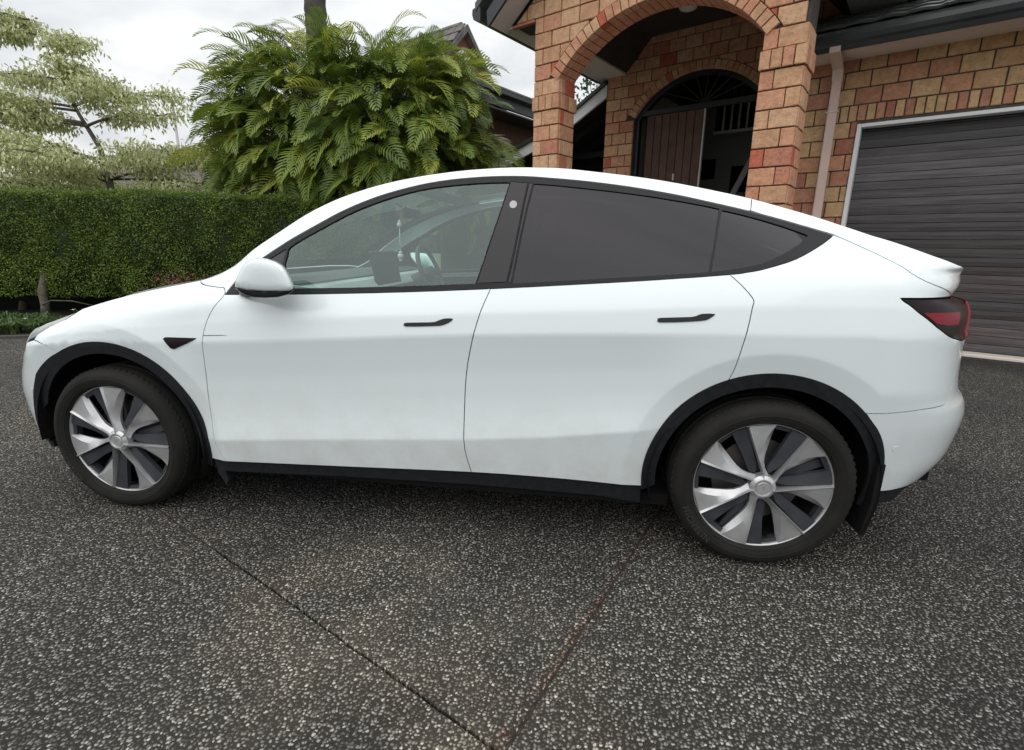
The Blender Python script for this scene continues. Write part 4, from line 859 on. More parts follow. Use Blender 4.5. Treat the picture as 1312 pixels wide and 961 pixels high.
def gwood():
    m = mat('garage_timber', rough=.55); b = m.node_tree.nodes['Principled BSDF']
    tcn = N(m, 'ShaderNodeTexCoord'); oi = N(m, 'ShaderNodeObjectInfo'); mp = N(m, 'ShaderNodeMapping'); mp.inputs['Scale'].default_value = (1.2, 1, 26)
    add = N(m, 'ShaderNodeVectorMath', operation='ADD'); sc = N(m, 'ShaderNodeMath', operation='MULTIPLY'); L(m, oi.outputs['Random'], sc.inputs[0]); sc.inputs[1].default_value = 50
    L(m, tcn.outputs['Object'], add.inputs[0]); L(m, sc.outputs[0], add.inputs[1]); L(m, add.outputs[0], mp.inputs['Vector'])
    n1 = N(m, 'ShaderNodeTexNoise', Scale=1.5, Detail=9, Roughness=.62); L(m, mp.outputs[0], n1.inputs['Vector'])
    mm = N(m, 'ShaderNodeMath', operation='MULTIPLY_ADD'); L(m, oi.outputs['Random'], mm.inputs[0]); mm.inputs[1].default_value = .38; s = N(m, 'ShaderNodeMath', operation='SUBTRACT'); L(m, n1.outputs['Fac'], s.inputs[0]); s.inputs[1].default_value = .19; L(m, s.outputs[0], mm.inputs[2])
    ramp = N(m, 'ShaderNodeValToRGB'); e = ramp.color_ramp.elements; st = [(.30, (.042, .038, .040)), (.48, (.066, .061, .065)), (.62, (.088, .082, .088)), (.80, (.14, .132, .14))]
    while len(e) < len(st): e.new(.5)
    for el, (p, c) in zip(e, st): el.position = p; el.color = (*c, 1)
    L(m, mm.outputs[0], ramp.inputs[0])
    # lower boards keep more of their red-brown stain
    sx = N(m, 'ShaderNodeSeparateXYZ'); geo = N(m, 'ShaderNodeNewGeometry'); L(m, geo.outputs['Position'], sx.inputs[0])
    n4 = N(m, 'ShaderNodeTexNoise', Scale=1.1, Detail=3); mp4 = N(m, 'ShaderNodeMapping'); mp4.inputs['Scale'].default_value = (.5, .5, 5); L(m, geo.outputs['Position'], mp4.inputs['Vector']); L(m, mp4.outputs[0], n4.inputs['Vector'])
    a = N(m, 'ShaderNodeMapRange'); L(m, sx.outputs['Z'], a.inputs[0]); a.inputs['From Min'].default_value = 1.7; a.inputs['From Max'].default_value = 1.1; a.inputs['To Max'].default_value = .9
    a2 = N(m, 'ShaderNodeMapRange'); L(m, n4.outputs['Fac'], a2.inputs[0]); a2.inputs['From Min'].default_value = .38; a2.inputs['From Max'].default_value = .60
    a3 = N(m, 'ShaderNodeMath', operation='MULTIPLY'); L(m, a.outputs[0], a3.inputs[0]); L(m, a2.outputs[0], a3.inputs[1])
    mx = N(m, 'ShaderNodeMix', data_type='RGBA', blend_type='MULTIPLY'); L(m, a3.outputs[0], mx.inputs[0]); L(m, ramp.outputs[0], mx.inputs[6]); mx.inputs[7].default_value = (1.05, .84, .78, 1)
    L(m, mx.outputs[2], b.inputs['Base Color'])
    bp = N(m, 'ShaderNodeBump', Strength=.3, Distance=.004); L(m, n1.outputs['Fac'], bp.inputs['Height']); L(m, bp.outputs[0], b.inputs['Normal'])
    return m
M['gwood'] = gwood()
M['wall_in'] = noise_mat('plaster_inside', [(.3, (.30, .31, .29)), (.7, (.36, .37, .35))], .9, 1.5)
M['iron'] = mat('black_iron', (.015, .016, .018), .45)
M['hglass'] = glass_mat('fanlight_glass', (.35, .38, .40), 1.5)

def clip(poly, c, d, rad):
    """keep the part of poly where (p-c).d >= rad"""
    out = []; n = len(poly)
    f = [((p[0]-c[0])*d[0]+(p[1]-c[1])*d[1])-rad for p in poly]
    for i in range(n):
        j = (i+1) % n
        if f[i] >= 0: out.append(poly[i])
        if (f[i] >= 0) != (f[j] >= 0):
            t = f[i]/(f[i]-f[j]); out.append((poly[i][0]+t*(poly[j][0]-poly[i][0]), poly[i][1]+t*(poly[j][1]-poly[i][1])))
    return out
def brick_mesh(poly, depth, seed, bev=.007, rough_=.004):
    """poly in local (x,z), front face at y=0 pointing to -y, body back to y=depth; chipped edges"""
    r = random.Random(seed); n = len(poly); poly = [tuple(p) for p in poly]
    if area(poly) < 0: poly = poly[::-1]
    ins = [tuple(p) for p in inset(np.array(poly), bev)]
    j = lambda s: r.uniform(-s, s)
    V = [(p[0]+j(rough_), -.0+j(.002), p[1]+j(rough_)) for p in ins]+[(p[0]+j(.0015), bev+j(.001), p[1]+j(.0015)) for p in poly]+[(p[0], depth, p[1]) for p in poly]
    F = [tuple(range(n))]+[(i, n+i, n+(i+1) % n, (i+1) % n) for i in range(n)]+[(n+i, 2*n+i, 2*n+(i+1) % n, n+(i+1) % n) for i in range(n)]
    me = bpy.data.meshes.new('brick'); me.from_pydata(V, [], F); me.update(); return me
_bm = {}
def std_brick(w, h, depth, mt, k):
    key = (round(w, 3), round(h, 3), round(depth, 3), mt, k)
    if key not in _bm:
        me = brick_mesh([(-w/2, -h/2), (w/2, -h/2), (w/2, h/2), (-w/2, h/2)], depth, hash(key) & 0xffff); me.materials.append(M[mt]); _bm[key] = me
    return _bm[key]
BR = random.Random(11)
def put(parent, x, y, z, w, h, depth=.05, mt='brick', rz=0, name='brick'):
    """brick centred at x,z with its face at y (rz=90: face looks to +x)"""
    me = std_brick(w, h, depth, mt, BR.randrange(4))
    return inst(name, me, parent, Matrix.Translation((x, y, z)) @ Matrix.Rotation(rz, 4, 'Z'))
def put_poly(parent, poly, y, depth=.05, mt='brick'):
    if len(poly) < 3 or abs(area(poly)) < .0012: return
    c = np.mean(poly, 0); me = brick_mesh([(p[0]-c[0], p[1]-c[1]) for p in poly], depth, BR.randrange(9999)); me.materials.append(M[mt])
    return inst('brick', me, parent, Matrix.Translation((c[0], y, c[1])))
G_ = .014
hidden = {'brick': MB(), 'brick2': MB()}
def hide(mt, x0, x1, z0, z1, y, d=.05):
    hidden[mt].box(((x0+x1)/2, y+d/2, (z0+z1)/2), (x1-x0-G_, d, z1-z0-G_), None, .006)

# --- garage wall, face at y = 0
gw = MB(); gw.box((-2.45, .115, 1.85), (1.26, .2, 3.7)); gw.box((-.2, .115, 3.27), (3.24, .2, .86)); gw.box((2.6, .115, 1.85), (2.36, .2, 3.7))
GW = gw.obj('garage_wall', M['mortar'], HOUSE)
DX0, DX1, DZ = -1.82, 1.42, 2.86            # door opening with its frame
for k in range(19):
    z0 = -.10+.2*k; z1 = z0+.2
    if z0 > 3.55: break
    soldier = abs(z0-2.9) < .05
    x = -3.06-(.145 if k % 2 else 0)
    while x < 3.7:
        w = .29
        x1 = x+w
        if soldier and x1 > -2.02: break
        a0, a1 = max(x, -3.06), x1
        if z0 < 2.85:
            if a0 >= DX0 and a1 <= DX1: x = x1; continue
            if a0 < DX0 < a1: a1 = DX0
            if a0 < DX1 < a1: a0 = DX1
        if a1-a0 > .05:
            if (a0 > .15) or z1 < 1.45 or a1 < -2.95: hide('brick2', a0, a1, z0, z1, BR.uniform(-.003, .003))
            else: put(GW, (a0+a1)/2, BR.uniform(-.006, .004), (z0+z1)/2, a1-a0-G_, .2-G_, .05, 'brick2')
        x = x1
    if soldier:
        x = x
        while x < 3.7:
            if x > .15: hide('brick2', x, x+.1, z0, z1, 0)
            else: put(GW, x+.05, BR.uniform(-.006, .004), z0+.1, .1-G_, .2-G_, .05, 'brick2')
            x += .1
# --- garage door
GD = MB(); GD.box((-.2, .18, 1.4), (3.3, .05, 2.9)); gdo = GD.obj('garage_door', M['ceil'], HOUSE)
zz = .03; bh = .105; k = 0; plank_m = {}
while zz < DZ-.06:
    h_ = min(bh, DZ-.05-zz); t = BR.uniform(-.006, .006); sag = BR.choice([0, 1, 2, 3])
    r_ = random.Random(100+sag); nx_ = 14; V = []; F = []
    for i in range(nx_+1):
        x = -1.60+3.2*i/nx_; o = r_.uniform(-.003, .003)
        V += [(x, .020, -h_/2), (x, -.002+o*.4, -h_/2+.002), (x, -.004+o, 0), (x, .000+o*.4, h_/2-.003), (x, .020, h_/2-.001)]
    F = [(i*5+j, (i+1)*5+j, (i+1)*5+j+1, i*5+j+1) for i in range(nx_) for j in range(4)]
    me = plank_m.get((sag, round(h_, 3)))
    if me is None:
        me = bpy.data.meshes.new('plank'); me.from_pydata(V, [], F); me.materials.append(M['gwood']); me.update(); plank_m[(sag, round(h_, 3))] = me
    inst('plank', me, gdo, Matrix.Translation((-.2+.0, .13+t, zz+h_/2)) @ Matrix.Rotation(BR.uniform(-.0022, .0022), 4, 'Y')); zz += bh+.001; k += 1
fr = MB(); fr.box((DX0+.025, .045, 1.43), (.05, .15, 2.86), None, .004); fr.box((DX1-.025, .045, 1.43), (.05, .15, 2.86), None, .004); fr.box(((DX0+DX1)/2, .045, DZ-.022), (DX1-DX0-.102, .15, .044), None, .004)
for xx in (DX0+.025, DX1-.025):
    m_ = MB(); m_.box((xx, .045, 1.43), (.05, .15, 2.86), None, .004); m_.obj('door_frame', M['white'], HOUSE)
m_ = MB(); m_.box(((DX0+DX1)/2, .045, DZ-.022), (DX1-DX0-.102, .15, .044), None, .004); m_.obj('door_frame', M['white'], HOUSE)
m_ = MB(); m_.box((-.2, -.02, .008), (3.3, .24, .05), None, .01); m_.obj('door_sill', M['cream'], HOUSE)
m_ = MB(); m_.box((-.2, .35, 1.4), (3.4, .02, 3.0)); m_.obj('garage_inside', M['dark'], HOUSE)
# --- garage eaves: soffit, gutter, tiles
m_ = MB(); m_.box((.3, -.25, 3.66), (6.4, .50, .03)); m_.obj('garage_soffit', M['cream'], HOUSE)
gt = MB(); pf = [(-.50, 3.63), (-.50, 3.79), (-.52, 3.80), (-.60, 3.80), (-.635, 3.79), (-.64, 3.74), (-.625, 3.69), (-.60, 3.665), (-.58, 3.62)]
gt.prism(pf, -2.9, 3.5, 'x'); gt.obj('gutter', M['fascia'], HOUSE)
m_ = MB(); m_.prism([(-.515, 3.80), (-.515, 3.86), (3.0, 5.40), (3.0, 5.3)], -2.9, 3.5, 'x'); RF = m_.obj('garage_roof', M['tile'], HOUSE)
def roof_tile(w=.30, l=.42):
    V = []; F = []; n = 10
    for j, (yy, lift) in enumerate(((0, .038), (0, .0), (l, -.004))):
        pass
    for i in range(n+1):
        u = i/n; x = (u-.5)*w; hgt = .007*math.sin(u*2*math.pi)+.008*(1 if u > .88 else 0)
        V += [(x, 0, -.012+hgt), (x, -.006, .016+hgt), (x, l, .010+hgt)]
    F = [(i*3+j, (i+1)*3+j, (i+1)*3+j+1, i*3+j+1) for i in range(n) for j in range(2)]
    me = bpy.data.meshes.new('roof_tile'); me.from_pydata(V, [], F); me.materials.append(M['tile']); me.update(); return me
TM = roof_tile(); sl_ = math.atan2(1.54, 3.515)
for j in range(4):
    for i in range(21):
        x = -2.75+i*.30; t = j*.34
        inst('roof_tile', TM, RF, Matrix.Translation((x, -.56+t*math.cos(sl_), 3.862+.02+t*math.sin(sl_))) @ Matrix.Rotation(sl_-.045, 4, 'X') @ Matrix.Rotation(BR.uniform(-.01, .01), 4, 'Z'))
# --- downpipe
dp = MB(); dp.box((-2.12, -.085, 1.72), (.11, .07, 3.44), None, .012); dp.obj('downpipe', M['pipe'], HOUSE)
dpo = [o for o in HOUSE.children if o.name.startswith('downpipe')][0]
m_ = MB(); m_.prism([(-.05, 3.40), (-.12, 3.40), (-.17, 3.52), (-.60, 3.60), (-.60, 3.72), (-.49, 3.72), (-.49, 3.64), (-.05, 3.52)], -2.178, -2.062, 'x'); m_.obj('rainwater_bend', M['pipe'], dpo, auto=30)
m_ = MB(); m_.tube([(-2.19, -.06, 3.03), (-2.19, -.125, 3.03), (-2.05, -.125, 3.03), (-2.05, -.06, 3.03)], .006, 6); m_.obj('pipe_clip', M['white'], dpo)

# --- porch: face at y = -1.9, left pier x -5.70..-5.26, opening to -2.62, right pier to -2.18
PY = -1.90; LX0, LX1, RX0, RX1 = -5.70, -5.26, -2.62, -2.18; SP = 3.56
AC = ((LX1+RX0)/2, 2.50); AR_ = math.hypot((RX0-LX1)/2, SP-AC[1]); RG = .155
pw = MB(); dpt = .38
pw.box(((LX0+LX1)/2, PY+.03+dpt/2, SP/2), (.42, dpt, SP)); pw.box(((RX0+RX1)/2, PY+.03+dpt/2, SP/2), (.42, dpt, SP))
a0_ = math.atan2(SP-AC[1], RX0-AC[0]); nA = 24
top_pts = []
for i in range(nA+1):
    an = a0_+(math.pi-2*a0_)*i/nA; top_pts.append((AC[0]+(AR_+.01)*math.cos(an), AC[1]+(AR_+.01)*math.sin(an)))
ridge = (AC[0], 6.22)
for i in range(nA):
    (xa, za), (xb, zb) = top_pts[i], top_pts[i+1]
    zt = lambda x: 4.30+(ridge[1]-4.30)*(1-abs(x-ridge[0])/2.2)
    pw.prism([(xa, za), (xa, zt(xa)), (xb, zt(xb)), (xb, zb)], PY+.03, PY+.03+dpt)
pw.prism([(LX0+.01, SP), (LX0+.01, 4.32), (-6.08, 4.345), (-5.26, 4.99), (LX1, SP)], PY+.03, PY+.03+dpt)
pw.prism([(RX1-.01, SP), (RX1-.01, 4.32), (-1.79, 4.345), (-2.62, 4.99), (RX0, SP)], PY+.03, PY+.03+dpt)
PW = pw.obj('porch_wall', M['mortar'], HOUSE)
for side in (0, 1):
    X0, X1 = (LX0, LX1) if side == 0 else (RX0, RX1)
    for k in range(18):
        z0 = SP-.2*(k+1); z1 = z0+.2
        vis = z1 > 1.7
        if k == 1:                                   # soldier course, standing proud
            for i in range(4):
                w = .118; put(PW, X0-.016+w*(i+.5), PY-.022, z0+.1, w-.010, .2-G_, .08)
            for i in range(4): put(PW, X1+.020, PY+.04+.105*(i+.5), z0+.1, .105-.01, .2-G_, .04, rz=R(90))
            for i in range(4): hide('brick', X0-.02+i*.0, X0+.03, z0, z1, PY+.04+.105*i, .09)
            continue
        ww = (.15, .29) if k % 2 == 0 else (.29, .15)
        x = X0; pr = BR.uniform(-.004, .006)
        for w in ww:
            if vis: put(PW, x+w/2, PY+pr+BR.uniform(-.003, .003), z0+.1, w-.010, .2-G_, .06)
            else: hide('brick', x, x+w, z0, z1, PY)
            x += w
        # return face on the +x side (and a plain one on the -x side)
        d1 = .15 if k % 2 == 0 else .27
        for (ya, yb) in ((PY+.045, PY+d1), (PY+d1, PY+.42)):
            if vis: put(PW, X1+.004+BR.uniform(-.002, .004), (ya+yb)/2, z0+.1, yb-ya-.010, .2-G_, .05, rz=R(90))
            else: hidden['brick'].box((X1-.02, (ya+yb)/2, z0+.1), (.05, yb-ya-.01, .2-G_), None, .006)
            hidden['brick'].box((X0+.02, (ya+yb)/2, z0+.1), (.05, yb-ya-.01, .2-G_), None, .006)
# arch ring voussoirs and their soffit faces
nv = 30; a_end = math.pi-a0_
for i in range(nv):
    t0 = a0_-.035+(a_end-a0_+.07)*i/nv; t1 = a0_-.035+(a_end-a0_+.07)*(i+1)/nv; g = .004/AR_*1.4
    P4 = [(AC[0]+r*math.cos(t), AC[1]+r*math.sin(t)) for r, t in ((AR_-.006, t0+g), (AR_+RG-.01, t0+g), (AR_+RG-.01, t1-g), (AR_-.006, t1-g))]
    put_poly(PW, P4, PY-.012, .13)
    hidden['brick'].prism([(AC[0]+r*math.cos(t), AC[1]+r*math.sin(t)) for r, t in ((AR_-.004, t0+g), (AR_+.03, t0+g), (AR_+.03, t1-g), (AR_-.004, t1-g))], PY+.13, PY+.40)
# bricks of the gable field, cut to the arch and to the rake
def field(parent, x0, x1, z0, z1, y, c, rad, mt, keep=None, xoff=0.0, vis=None):
    k = 0; z = z0
    while z < z1-.01:
        x = x0-(.145 if k % 2 else 0)+xoff
        while x < x1-.01:
            a, b = max(x, x0), min(x+.29, x1)
            x += .29
            if b-a < .045: continue
            poly = [(a+G_/2, z+G_/2), (b-G_/2, z+G_/2), (b-G_/2, z+.2-G_/2), (a+G_/2, z+.2-G_/2)]
            full = True
            if c is not None:
                rr_ = [math.hypot(p[0]-c[0], p[1]-c[1]) for p in poly]
                if max(rr_) < rad: continue
                if min(rr_) < rad:
                    cx_, cz_ = (a+b)/2-c[0], z+.1-c[1]
                    # cut along the chord nearest this brick
                    l = math.hypot(cx_, cz_); d = (cx_/l, cz_/l); poly = clip(poly, c, d, rad-.002); full = False
            if keep is not None:
                q = poly
                for (cc, dd, ra) in keep: q = clip(q, cc, dd, ra) if len(q) >= 3 else q
                if len(q) < 3: continue
                if len(q) != len(poly) or any(abs(u[0]-v[0])+abs(u[1]-v[1]) > 1e-6 for u, v in zip(q, poly)): full = False
                poly = q
            if len(poly) < 3: continue
            if vis is not None and not vis((a+b)/2, z+.1):
                hidden[mt].prism(poly, y, y+.05); continue
            if full: put(parent, (a+b)/2, y+BR.uniform(-.005, .004), z+.1, b-a-G_, .2-G_, .05, mt)
            else: put_poly(parent, poly, y+BR.uniform(-.003, .003), .05, mt)
        z += .2; k += 1
s38 = R(38.5)
keepL = [((-6.12, 4.335), (math.sin(s38), -math.cos(s38)), .03), ((-1.74, 4.335), (-math.sin(s38), -math.cos(s38)), .03)]
visP = lambda x, z: z < 4.95 and x < -2.0
field(PW, LX0, RX1, SP, 4.36, PY, AC, AR_+RG, 'brick', None, .0, visP)
field(PW, LX0-.435, RX1+.435, 4.36, 6.2, PY, AC, AR_+RG, 'brick', keepL, .0, visP)
m_ = MB(); m_.box((-5.90, PY+.02, 4.335), (.40, .07, .035), None, .004); m_.obj('corbel_ledge', M['brick'], PW)
# porch roof: soffits, barges, gutters, ceiling
EX, EZ = -6.42, 4.37
def mirx(x): return 2*AC[0]-x
for sgn in (0, 1):
    fx = (lambda x: x) if sgn == 0 else mirx
    # level eave soffit running back
    m_ = MB(); xs_ = sorted((fx(-6.33), fx(-5.72))); m_.box(((xs_[0]+xs_[1])/2, -.28, 4.36), (xs_[1]-xs_[0], 3.15, .03)); m_.obj('eave_soffit', M['soffit'], HOUSE)
    m_ = MB(); m_.box((fx(-6.36), -.45, 4.37), (.03, 3.52, .06)); m_.obj('eave_edge', M['fascia'], HOUSE)
    # raking soffit in front of the gable
    d = np.array([math.cos(s38), math.sin(s38)]); p0 = np.array([-6.22, 4.28]); p1 = p0+d*3.0
    m_ = MB(); m_.prism([(fx(p0[0]), p0[1]), (fx(p1[0]), p1[1]), (fx(p1[0]), p1[1]+.03), (fx(p0[0]), p0[1]+.03)], PY-.36, PY-.003); m_.obj('raking_soffit', M['soffit'], HOUSE)
    # barge board and gutter-like capping
    q0 = p0+np.array([-.02, -.02]); q1 = q0+d*3.02; up = np.array([-.02, .20])
    m_ = MB(); m_.prism([(fx(q0[0]), q0[1]), (fx(q1[0]), q1[1]), (fx(q1[0]+up[0]), q1[1]+up[1]), (fx(q0[0]+up[0]), q0[1]+up[1])], PY-.40, PY-.363); m_.obj('barge_board', M['fascia'], HOUSE)
    # gutter along the eave
    g0 = -6.37
    pf = [(g0, 4.36), (g0-.13, 4.40), (g0-.155, 4.47), (g0-.15, 4.53), (g0-.12, 4.545), (g0, 4.54)]
    m_ = MB(); m_.prism([(fx(a), b) for a, b in pf], PY-.41, 1.3); m_.obj('gutter', M['fascia'], HOUSE)
    m_ = MB(); m_.prism([(fx(-6.46), 4.50), (fx(AC[0]), 4.50+2.53*math.tan(s38)), (fx(AC[0]), 4.62+2.53*math.tan(s38)), (fx(-6.46), 4.60)], PY-.42, 3.5); m_.obj('porch_roof', M['tile'], HOUSE)
    # sloping then flat dark ceiling inside
    m_ = MB(); m_.prism([(fx(-5.71), 4.38), (fx(-5.25), 4.87), (fx(AC[0]), 4.87), (fx(AC[0]), 4.90), (fx(-5.27), 4.90), (fx(-5.73), 4.40)], PY+.42, 1.0); m_.obj('porch_ceiling', M['ceil'], HOUSE)
m_ = MB(); m_.lathe([(.001, -.10), (.07, -.095), (.125, -.07), (.145, -.03), (.15, 0)], 28, 'z', (-4.29, 0.11, 4.87)); m_.obj('ceiling_light', M['soffit'], HOUSE, smooth_=True)

# --- entrance wall, face at y = +1.0
EY = 1.0; EL = -6.08; EC = (-4.36, 2.85); ER = 1.36
ew = MB()
zt_ = 5.0
A_ = [(EC[0]+ER*math.cos(t), EC[1]+ER*math.sin(t)) for t in np.linspace(R(33), R(147), 21)]
for (xa, za), (xb, zb) in zip(A_[:-1], A_[1:]): ew.prism([(xa, za), (xa, zt_), (xb, zt_), (xb, zb)], EY+.03, EY+.23)
DL, DR = A_[-1][0], A_[0][0]
ew.box(((EL+.02+DL)/2, EY+.13, zt_/2), (DL-EL-.02, .2, zt_)); ew.box(((-2.2+DR)/2, EY+.13, zt_/2), (-2.2-DR, .2, zt_))
EW = ew.obj('entrance_wall', M['mortar'], HOUSE)
visE = lambda x, z: z > 1.9 and x < -3.0
keepE = None
z = 0.16
k = 0
while z < 5.0-.01:
    x = EL-(.145 if k % 2 else 0)
    while x < -2.2:
        a, b = max(x, EL), min(x+.29, -2.2); x += .29
        if z < EC[1]+ER*math.sin(R(33)) :
            if a >= DL-.0 and b <= DR: continue
            if a < DL < b: b = DL
            if a < DR < b: a = DR
        if b-a < .05: continue
        poly = [(a+G_/2, z+G_/2), (b-G_/2, z+G_/2), (b-G_/2, z+.2-G_/2), (a+G_/2, z+.2-G_/2)]; full = True
        rr_ = [math.hypot(p[0]-EC[0], p[1]-EC[1]) for p in poly]
        if z+.2 > 3.6 and min(rr_) < ER+.135:
            if max(rr_) < ER+.135: continue
            cx_, cz_ = (a+b)/2-EC[0], z+.1-EC[1]; l = math.hypot(cx_, cz_); poly = clip(poly, EC, (cx_/l, cz_/l), ER+.133); full = False
        if len(poly) < 3: continue
        if z > 4.4 and a < -5.2:
            poly = clip(poly, (-5.71, 4.38), (.729, -.684), 0); full = False
            if len(poly) < 3: continue
        if not visE((a+b)/2, z+.1): hidden['brick'].prism(poly, EY, EY+.05); continue
        if full: put(EW, (a+b)/2, EY+BR.uniform(-.004, .004), z+.1, b-a-G_, .2-G_, .05)
        else: put_poly(EW, poly, EY, .05)
    z += .2; k += 1
nv = 27
for i in range(nv):
    t0 = R(33)+R(114)*i/nv; t1 = R(33)+R(114)*(i+1)/nv; g = .004/ER
    P4 = [(EC[0]+r*math.cos(t), EC[1]+r*math.sin(t)) for r, t in ((ER-.004, t0+g), (ER+.127, t0+g), (ER+.127, t1-g), (ER-.004, t1-g))]
    put_poly(EW, P4, EY-.010, .08)
for k in range(13):      # return face of the entrance wall's outer corner
    z0 = .16+.2*k+1.8
    hidden['brick'].box((EL+.0, EY+.12, z0+.1), (.04, .20, .2-G_), None, .004)
for mt in ('brick', 'brick2'):
    o = hidden[mt].obj('brickwork', M[mt], HOUSE); o['kind'] = 'stuff'
# door frame, transom, fanlight bars, plank leaf, open right half
yf = EY+.10; FD = MB(); n = 24
ts = np.linspace(R(33), R(147), n)
for t0, t1 in zip(ts[:-1], ts[1:]):
    FD.prism([(EC[0]+r*math.cos(t), EC[1]+r*math.sin(t)) for r, t in ((ER-.004, t0), (ER-.004, t1), (ER-.075, t1), (ER-.075, t0))], yf, yf+.12)
FD.box((DL+.035, yf+.06, 1.8), (.07, .12, 3.6)); FD.box((DR-.035, yf+.06, 1.8), (.07, .12, 3.6))
fdo = FD.obj('entrance_frame', M['iron'], HOUSE)
m_ = MB(); m_.box(((DL+DR)/2, yf+.06, 3.66), (DR-DL-.14, .10, .09), None, .008); m_.obj('transom', M['iron'], fdo)
hub = ((DL+DR)/2+.08, 3.71)
for t in (18, 38, 60, 85, 112, 138, 160):
    t = R(t); end = None
    for s_ in np.linspace(.1, 1.6, 100):
        p = (hub[0]+s_*math.cos(t), hub[1]+s_*math.sin(t))
        if math.hypot(p[0]-EC[0], p[1]-EC[1]) > ER-.06: break
    m_ = MB(); m_.tube([(hub[0], yf+.06, hub[1]), (p[0], yf+.06, p[1])], .012, 6); m_.obj('glazing_bar', M['iron'], fdo)
m_ = MB()
pts = [(EC[0]+(ER-.07)*math.cos(t), EC[1]+(ER-.07)*math.sin(t)) for t in ts]; pts = [p for p in pts if p[1] > 3.70]
pts = [(pts[0][0], 3.70)]+pts+[(pts[-1][0], 3.70)]
m_.prism(pts, yf+.065, yf+.070); m_.obj('fanlight_pane', M['hglass'], fdo)
dl = MB(); dl.box((-4.77, yf+.075, 2.35), (1.06, .03, 2.52)); dlo = dl.obj('door_leaf', M['dark'], HOUSE)
for i in range(7):
    m_ = MB(); w = .148; m_.box((-5.295+w*(i+.5)+.005, yf+.045, 2.36), (w-.008, .035, 2.5), None, .006); m_.obj('door_plank', M['dwood'], dlo)
m_ = MB(); m_.box((-4.70, yf+.012, 2.52), (.035, .02, .12), None, .008); m_.obj('door_knocker', M['cream'], dlo)
m_ = MB(); m_.box((-4.245, yf+.075, 2.35), (.035, .05, 2.52)); m_.obj('door_edge', M['soffit'], dlo)
# hall inside: walls, stair balustrade, stringer, pictures
hall = MB(); hall.box((-3.6, 4.0, 2.5), (4.6, .05, 5.2)); hall.box((-5.55, 2.6, 2.5), (.05, 2.8, 5.2)); hall.box((-2.2, 2.6, 2.5), (.05, 2.8, 5.2)); hall.box((-3.9, 2.6, .95), (3.3, 2.8, .05)); hall.box((-3.9, 2.6, 5.0), (3.3, 2.8, .05))
hall.obj('hall', M['wall_in'], HOUSE)
for i in range(7):
    m_ = MB(); x = -4.55+i*.155; m_.box((x, 3.2, 4.02), (.035, .035, .78)); m_.obj('baluster', M['white'], HOUSE)
m_ = MB(); m_.box((-4.1, 3.2, 4.43), (1.25, .06, .05)); m_.obj('hand_rail', M['white'], HOUSE)
m_ = MB(); m_.box((-4.1, 3.2, 3.60), (1.25, .08, .05)); m_.obj('hand_rail', M['white'], HOUSE)
m_ = MB(); m_.box((-4.1, 3.25, 4.0), (1.25, .02, .84)); m_.obj('landing_void', M['dark'], HOUSE)
m_ = MB(); m_.prism([(-4.25, 2.2), (-4.13, 2.2), (-3.55, 3.55), (-3.62, 3.62)], 2.9, 2.96); m_.obj('stair_stringer', M['soffit'], HOUSE)
m_ = MB(); m_.box((-5.02, 3.96, 3.0), (.30, .03, .42)); m_.obj('picture_frame', M['dark'], HOUSE)
m_ = MB(); m_.box((-4.3, 3.96, 2.75), (.42, .03, .55)); m_.obj('picture_frame', M['dark'], HOUSE)
# porch floor and steps
m_ = MB(); m_.box((-4.2, -.2, .55), (3.9, 2.6, .9), None, .01); m_.box((-4.2, -1.75, .30), (2.5, .5, .45), None, .01); m_.obj('porch_floor', M['cream'], HOUSE)
# --- lean-to left of the entrance: white raking fascia, dark rafters behind
YL = 1.0
m_ = MB(); up_ = [(-10.4, 2.70), (-9.5, 2.92), (-8.65, 3.16), (-7.81, 3.43), (-7.3, 3.62), (-6.91, 3.79), (-6.09, 4.24)]; lo_ = [(x, z-.215) for x, z in up_]
m_.prism(up_+lo_[::-1], YL-.02, YL+.03); LT = m_.obj('raking_fascia', M['white'], HOUSE)
m_ = MB(); m_.prism([(x, z+.07) for x, z in up_]+[(x, z+.005) for x, z in up_[::-1]], YL-.07, YL+3.0); m_.obj('verandah_roof', M['fascia'], HOUSE)
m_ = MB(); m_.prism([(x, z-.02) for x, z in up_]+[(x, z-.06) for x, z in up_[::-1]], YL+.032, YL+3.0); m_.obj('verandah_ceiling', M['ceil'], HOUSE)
for q_, (yy, dz) in enumerate(((1.9, -.10), (2.7, -.10), (3.4, -.10))):
    m_ = MB(); m_.prism([(x, z+dz) for x, z in up_]+[(x, z+dz-.14) for x, z in up_[::-1]], YL+yy-1.3, YL+yy-1.24); m_.obj('rafter', M['fascia'], HOUSE)
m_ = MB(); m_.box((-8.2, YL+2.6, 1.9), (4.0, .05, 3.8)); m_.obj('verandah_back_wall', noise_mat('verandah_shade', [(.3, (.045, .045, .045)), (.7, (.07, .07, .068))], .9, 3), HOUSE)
for zz_ in (3.25, 2.75):
    m_ = MB(); m_.box((-7.6, YL+1.2, zz_), (2.9, .07, .12)); m_.obj('cross_beam', M['fascia'], HOUSE)
# bits of frame seen against the sky under the porch eave
m_ = MB(); m_.box((-6.95, 2.2, 4.8), (.06, .06, 1.0)); m_.obj('verandah_post', M['white'], HOUSE)
